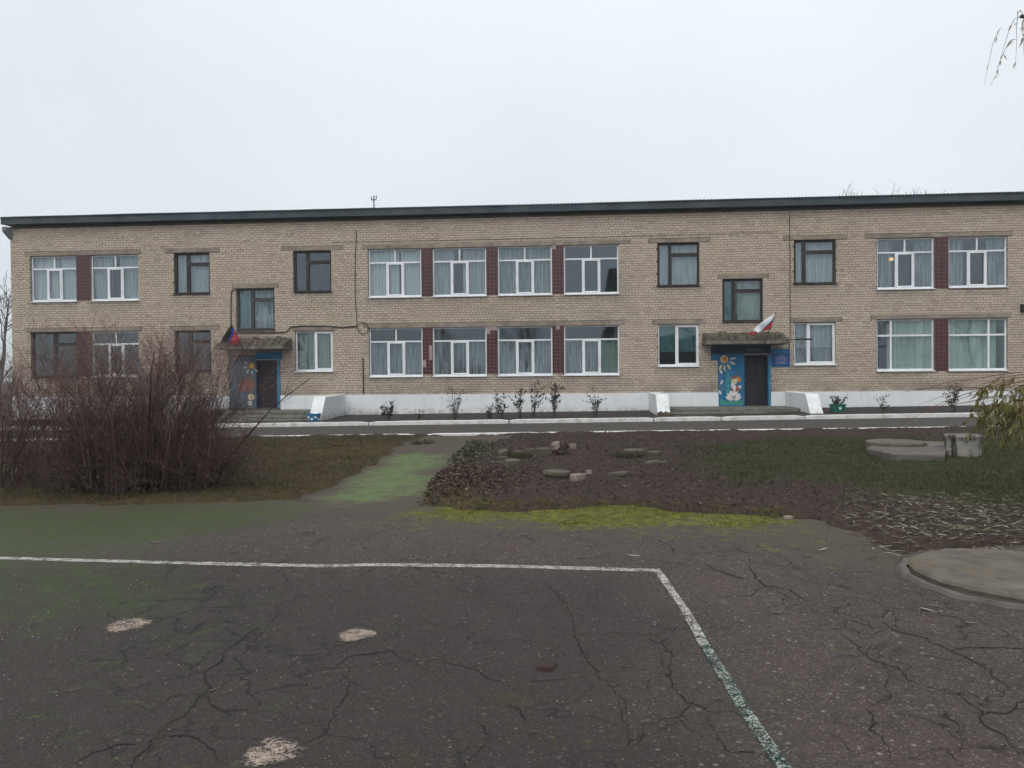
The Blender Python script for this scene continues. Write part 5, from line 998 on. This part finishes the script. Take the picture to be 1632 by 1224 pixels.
# small pebbles near the camera
n = 5000; X, Y = scatter(n, -3, 9, 8, KY1-.2, lambda X, Y: outside(X, Y, .05)*(.15+1.4*np.clip(fbm(X*1.1, Y*1.1, 95, 3)+.2, 0, 1))*(.25+.75*(X < 4))); n = len(X); r = .008+.035*rng.uniform(0, 1, n)**3; O = np.array([[1, 0, 0], [-1, 0, 0], [0, 1, 0], [0, -1, 0], [0, 0, .8], [0, 0, -.5]])
V = (np.stack([X, Y, lawn_z(X, Y)], 1)[:, None]+r[:, None, None]*(O[None]*rng.uniform(.6, 1.3, (n, 6, 3))+rng.normal(0, .15, (n, 6, 3)))).reshape(-1, 3); i = np.arange(n)[:, None, None]*6; Fq = (i+np.array([[0, 2, 4], [2, 1, 4], [1, 3, 4], [3, 0, 4], [2, 0, 5], [1, 2, 5], [3, 1, 5], [0, 3, 5]])[None]).reshape(-1, 3)
tag(npobj('soil_clods', V, Fq, M['bed']), 'crumbly clods of dark soil over the bed', 'soil', kind='stuff')
n = 1500; X = rng.uniform(-5, 5, n); Y = 2.5+6.5*rng.uniform(0, 1, n)**1.3; r = rng.uniform(.0025, .008, n)*(1+(Y-3)*.08); a_ = rng.uniform(0, 6.28, n); base = np.array([[1, 0, 0], [-.4, .8, 0], [-.5, -.7, 0], [0, 0, .8]]); ca, sa = np.cos(a_), np.sin(a_)
V = np.stack([np.stack([X+r*(ca*q[0]-sa*q[1]), Y+r*(sa*q[0]+ca*q[1]), court_z(X, Y)+r*q[2]], 1) for q in base], 1).reshape(-1, 3); i = np.arange(n)[:, None, None]*4; Fq = (i+np.array([[0, 1, 3], [1, 2, 3], [2, 0, 3]])[None]).reshape(-1, 3); tag(npobj('grit', V, Fq, M['pstone']), 'loose grit scattered over the asphalt', 'grit', kind='stuff')

# ================================================================== LEFT BUSH
def bare_bush(root, base, rx, ry, n0, H, spread, seed, down=.2):
    g = np.random.default_rng(seed); N = 7; t = np.linspace(0, 1, N)
    a_ = g.uniform(0, 6.28, n0); rr = np.sqrt(g.uniform(0, 1, n0)); bx = base[0]+rx*rr*np.cos(a_); by = base[1]+ry*rr*np.sin(a_)
    dirx = (bx-base[0])/rx*.75+g.normal(0, .45, n0); diry = (by-base[1])/ry*.5+g.normal(0, .35, n0); h = H*g.uniform(.45, 1.02, n0); out = spread*g.uniform(.3, 1.05, n0); low = g.uniform(0, 1, n0) < down; h = np.where(low, h*.45, h); out = np.where(low, out*1.25, out)
    P = np.stack([bx[:, None]+dirx[:, None]*out[:, None]*t**1.2, by[:, None]+diry[:, None]*out[:, None]*t**1.2, base[2]-.05+h[:, None]*(t**.85)-np.where(low, .5, .08)[:, None]*(t**3)*h[:, None]], 2)
    P += np.cumsum(g.normal(0, .012, P.shape), axis=1); R = (.0085*g.uniform(.6, 1.2, n0))[:, None]*(1-.75*t)
    for k in range(min(40, n0)):
        V, Fq, _ = tubes(P[k:k+1], R[k:k+1]*(2.2 if k < 12 else 1.15), 5); npobj('cane', V, Fq, M['cane'], root)
    allP, allR = [P[40:]], [R[40:]]
    def sub(P, m, L0, L1, r0, upb):
        k = g.integers(0, len(P), m); tt_ = g.uniform(.22, .98, m); i = np.minimum((tt_*(N-1)).astype(int), N-2); f = (tt_*(N-1)-i)[:, None]; S_ = P[k, i]*(1-f)+P[k, i+1]*f; d = P[k, i+1]-P[k, i]; d /= np.linalg.norm(d, axis=1, keepdims=True)+1e-9
        d = d*.8+unit(m)*.95+np.array([0, 0, upb]); d /= np.linalg.norm(d, axis=1, keepdims=True); L = g.uniform(L0, L1, m)[:, None]; Q = S_[:, None]+d[:, None]*L[:, None]*t[None, :, None]; Q += np.cumsum(g.normal(0, .0075, Q.shape), axis=1)*t[None, :, None]; Q[:, :, 2] = np.maximum(Q[:, :, 2], base[2]+.02)
        return Q, r0*g.uniform(.6, 1.2, m)[:, None]*(1-.7*t)
    Q1, R1 = sub(P, n0*10, .25, .8, .0040, .35); Q2, R2 = sub(Q1, n0*75, .10, .42, .0020, .3)
    for Q, R_ in ((np.concatenate(allP), np.concatenate(allR)), (Q1, R1), (Q2[:, ::2], R2[:, ::2])):
        V, Fq, own = tubes(Q, R_, 3); rv = np.clip(g.beta(2, 2, len(Q))+.22*(Q[:, -1, 2]-base[2]-1.1), 0, 1); tag(npobj('twigs', V, Fq, M['twig'], root, dict(rnd=rv[own])), kind='stuff')
q = gnd(225, 785); BB = (q[0]-.15, q[1]+.12, float(gz(q[0])))
bush = empty('bare_bush', BB); tag(bush, 'big leafless purplish-brown bush in front of the left entrance', 'bush')
bare_bush(bush, BB, 1.2, .55, 320, 2.5, 1.2, 5, .34)
q = gnd(-60, 790); BB2 = (q[0]-.2, q[1]+.9, float(gz(q[0]))); bush2 = empty('bare_bush', BB2); tag(bush2, 'second leafless bush cut off by the left edge', 'bush'); bare_bush(bush2, BB2, .8, .5, 80, 2.0, 1.1, 6, .2)
X = rng.normal(BB[0], .75, 5000); Y = rng.normal(BB[1], .4, 5000); n = len(X); C = np.stack([X, Y, lawn_z(X, Y)+np.abs(rng.normal(0, .35, n))], 1); V, Fq = leaves(C, unit(n), unit(n), rng.uniform(.03, .07, n), rng.uniform(.015, .03, n)); tag(npobj('ivy', V, Fq, M['rose'], bush, dict(rnd=rng.uniform(0, 1, n)**2)), kind='stuff')

# ================================================================== WILLOW AT THE RIGHT
WX, WY = 9.6, 10.2; wz = float(gz(WX)); wil = empty('willow_tree', (WX, WY, wz)); tag(wil, 'weeping willow with hanging yellow-green branches at the right edge', 'tree')
MB().tube([(WX, WY, wz-.2), (WX-.05, WY, wz+.5), (WX-.15, WY+.05, wz+1.6), (WX-.1, WY, wz+3.2), (WX+.1, WY+.1, wz+5.), (WX+.1, WY, wz+7.2)], [.30, .24, .20, .17, .12, .05], 12).build('trunk', M['bark'], wil, smooth=True)
lim = []
for z0, dx, dy, dz in ((1.5, -2.3, -.5, .7), (1.7, -2.6, .3, .5), (2.1, -1.9, 1.0, 1.2), (3.0, -2.4, .2, 2.2), (4.5, -2.6, -.3, 2.0), (5.2, -2.2, .5, 1.6), (4.9, -3.45, .1, 1.6), (3.5, 2.0, .8, 2.4), (4.2, 1.5, -1.4, 2.4), (5.5, .5, 1.8, 1.6), (2.4, 1.8, -1.2, 1.5)):
    t = np.linspace(0, 1, 7)[:, None]; p = np.array([WX-.12, WY, wz+z0])+np.array([dx, dy, 0])*t+np.array([0, 0, dz])*(1.6*t-.75*t*t)+np.cumsum(rng.normal(0, .03, (7, 3)), axis=0)*t; lim.append(p)
    MB().tube([tuple(v) for v in p], [.075*(1-.8*k/6)+.008 for k in range(7)], 7).build('limb', M['bark'], wil, smooth=True)
P = []; R = []; leafy = []
N = 9; t = np.linspace(0, 1, N)
def withe(start, d, L, droop, lf):
    p = start+np.outer(t, d)*L; p = p+np.stack([0*t, 0*t, -droop*L*t**1.8], 1)+np.cumsum(rng.normal(0, .008, (N, 3)), axis=0); p[:, 2] = np.maximum(p[:, 2], float(gz(p[0, 0]))+.12); P.append(p); R.append((.0055 if lf > .1 else .006)*(1-.7*t)); leafy.append(lf)
for k in range(170):                      # low leafy sprays arching to the left
    x_ = 5.32+1.7*rng.uniform(0, 1)**1.1; y_ = 9.1+rng.uniform(-.3, 1.0); top = 1.22+.60*(x_-5.0)/1.0; z_ = top*rng.uniform(.66, 1.0)
    withe(np.array([x_, y_, z_+.1]), np.array([-.55+rng.normal(0, .25), rng.normal(0, .25), rng.uniform(-.1, .5)]), rng.uniform(.25, .6), rng.uniform(.6, 1.3), 1.)
for k in range(16):                       # bare reddish whips above them
    x_ = rng.uniform(5.3, 6.3); z_ = 1.30+rng.uniform(0, .42); withe(np.array([x_, 9.5+rng.uniform(-.5, .8), z_]), np.array([-1, rng.normal(0, .15), rng.uniform(-.2, .25)]), rng.uniform(.5, 1.4), rng.uniform(.05, .3), .03)
for p in lim[3:7]:                        # long hanging withes of the upper crown
    for k in range(30):
        s = p[rng.integers(3, 7)]+rng.normal(0, .12, 3); withe(s, np.array([rng.normal(-.12, .2), rng.normal(0, .2), .1]), rng.uniform(.5, 1.2), rng.uniform(.7, 1.1), .12)
for p in lim[7:]:
    for k in range(22): s = p[rng.integers(2, 7)]+rng.normal(0, .2, 3); withe(s, np.array([rng.normal(.1, .25), rng.normal(0, .2), .1]), rng.uniform(1.0, 2.4), rng.uniform(.7, 1.1), .3)
P = np.array(P); R = np.array(R); leafy = np.array(leafy); V, Fq, own = tubes(P, R, 3); tag(npobj('withes', V, Fq, M['wtwig'], wil, dict(rnd=rng.uniform(0, 1, len(P))[own])), kind='stuff')
n = 6800; k = rng.choice(len(P), n, p=leafy/leafy.sum()); tt_ = rng.uniform(.05, 1, n); i = np.minimum((tt_*(N-1)).astype(int), N-2); f = (tt_*(N-1)-i)[:, None]; C = P[k, i]*(1-f)+P[k, i+1]*f; D = unit(n)*.5+np.array([-.15, 0, -.9]); V, Fq = leaves(C, D, unit(n), rng.uniform(.06, .125, n), rng.uniform(.016, .030, n), .15)
tag(npobj('leaves', V, Fq, M['wleaf'], wil, dict(rnd=np.clip(rng.beta(1.8, 2.2, n)+.25*(C[:, 2]-.9), 0, 1))), kind='stuff')

# ================================================================== TREES AND HOUSES FAR OFF
def bare_tree_mesh(seed, H):
    g = np.random.default_rng(seed); segs = []
    def grow(p, d, L, r, lev):
        n = 5; pts = [p]; q = p.copy(); dd = d.copy()
        for i in range(n): dd = dd+g.normal(0, .09, 3)+np.array([0, 0, .03]); dd /= np.linalg.norm(dd); q = q+dd*L/n; pts.append(q.copy())
        segs.append((np.array(pts), np.linspace(r, r*.45, n+1)))
        if lev == 0: return
        for k in range(5 if lev > 2 else 4):
            i = g.integers(2, n+1); nd = dd*.9+g.normal(0, .45, 3)+np.array([0, 0, .25]); nd /= np.linalg.norm(nd); grow(pts[i], nd, L*g.uniform(.5, .72), r*.45, lev-1)
    grow(np.array([0, 0, -.2]), np.array([0, 0, 1.]), H*.45, H*.016, 4); return np.array([s[0] for s in segs]), np.array([s[1] for s in segs])
def far_tree(seed, x_, y_, H, label, group):
    P, R = bare_tree_mesh(seed, H); s = H/P[:, :, 2].max(); P = P*s; P = P+np.array([x_, y_, float(gz(x_))-.3]); r = empty('bare_tree', (x_, y_, float(gz(x_))-.3)); tag(r, label, 'tree', group)
    V, Fq, _ = tubes(P[:1], R[:1], 8); npobj('trunk', V, Fq, M['farbark'], r); V, Fq, _ = tubes(P[1:], np.maximum(R[1:], .014), 3); npobj('branches', V, Fq, M['farbark'], r); return r
for k, (px, py, Y_, lab) in enumerate(((1352, 291, 62, 'tallest bare treetop above the roof at right'), (1371, 297, 66, 'faint thin treetop right of the tallest one'), (1392, 296, 60, 'leaning bare treetop above the roof'), (1418, 301, 64, 'low spreading treetop above the roof'), (1436, 304, 66, 'lowest feathery treetop above the roof'), (1458, 300, 62, 'rightmost thin treetop above the roof'))):
    p = at(px, py, Y_); far_tree(200+k, p[0], Y_, p[2]-float(gz(p[0]))+.3, lab, 'trees behind the building')
p = at(-14, 395, 48); far_tree(231, p[0], 48., p[2]+.3, 'bare tree beside the left end of the building', 'trees behind the building')
# what the windows mirror, behind the viewer
for k, (x_, y_, H) in enumerate(((19.5, -19, 12), (27, -24, 13), (-14, -22, 12), (-30, -26, 14), (33, -20, 12), (-5, -30, 11), (45, -25, 13))): far_tree(300+k, x_, y_, H, ('bare tree', 'tall bare tree', 'slim bare tree', 'broad bare tree', 'young bare tree', 'low bare tree', 'old bare tree')[k]+' behind the viewer, seen only as a window reflection', 'trees mirrored in the windows')
sp = empty('spruce_tree', (5.6, -20, 0)); tag(sp, 'dark spruce behind the viewer, mirrored in an upper window', 'tree'); MB().tube([(5.6, -20, -.2), (5.6, -20, 13)], [.2, .02], 8).build('trunk', M['bark'], sp)
n = 9000; h = rng.uniform(.05, 1, n); a_ = rng.uniform(0, 6.28, n); r = (1-h)*2.6*rng.uniform(.25, 1, n)+.1; C = np.stack([5.6+r*np.cos(a_), -20+r*np.sin(a_), .6+h*12.4-r*.25], 1); D = np.stack([np.cos(a_), np.sin(a_), rng.uniform(-.5, .1, n)], 1); V, Fq = leaves(C, D, unit(n), rng.uniform(.25, .55, n), rng.uniform(.06, .14, n), .1); tag(npobj('needles', V, Fq, M['needle'], sp, dict(rnd=rng.uniform(0, 1, n))), kind='stuff')
hs = empty('village_house', (12, -34, 0)); tag(hs, 'low gabled house behind the viewer, mirrored in the ground floor windows', 'house')
MB().box(5, 19, -39, -31, -.3, 3.2).build('wall', M['house'], hs); MB().hexa([(4.4, -39.5, 3.2), (19.6, -39.5, 3.2), (19.6, -30.5, 3.2), (4.4, -30.5, 3.2), (7, -35.1, 6.4), (17, -35.1, 6.4), (17, -34.9, 6.4), (7, -34.9, 6.4)]).build('roof', M['hroof'], hs)
for x_ in (7, 10.5, 14, 16.5): MB().box(x_-.6, x_+.6, -31.0, -30.96, 1., 2.4).build('window', M['navy'], hs)

# ================================================================== MIST
hz = MB().box(-615, 615, -615, 615, -1.9, 24.).build('haze', None); hz.data.materials.clear()
hm = bpy.data.materials.new('mist'); hm.use_nodes = True; hm.node_tree.nodes.clear(); ho = hm.node_tree.nodes.new('ShaderNodeOutputMaterial'); hv = hm.node_tree.nodes.new('ShaderNodeVolumePrincipled')
hv.inputs['Color'].default_value = (.92, .94, .96, 1); hv.inputs['Density'].default_value = .0009; hm.node_tree.links.new(hv.outputs[0], ho.inputs['Volume']); hz.data.materials.append(hm); tag(hz, 'thin winter mist over the whole yard', 'mist', kind='stuff')
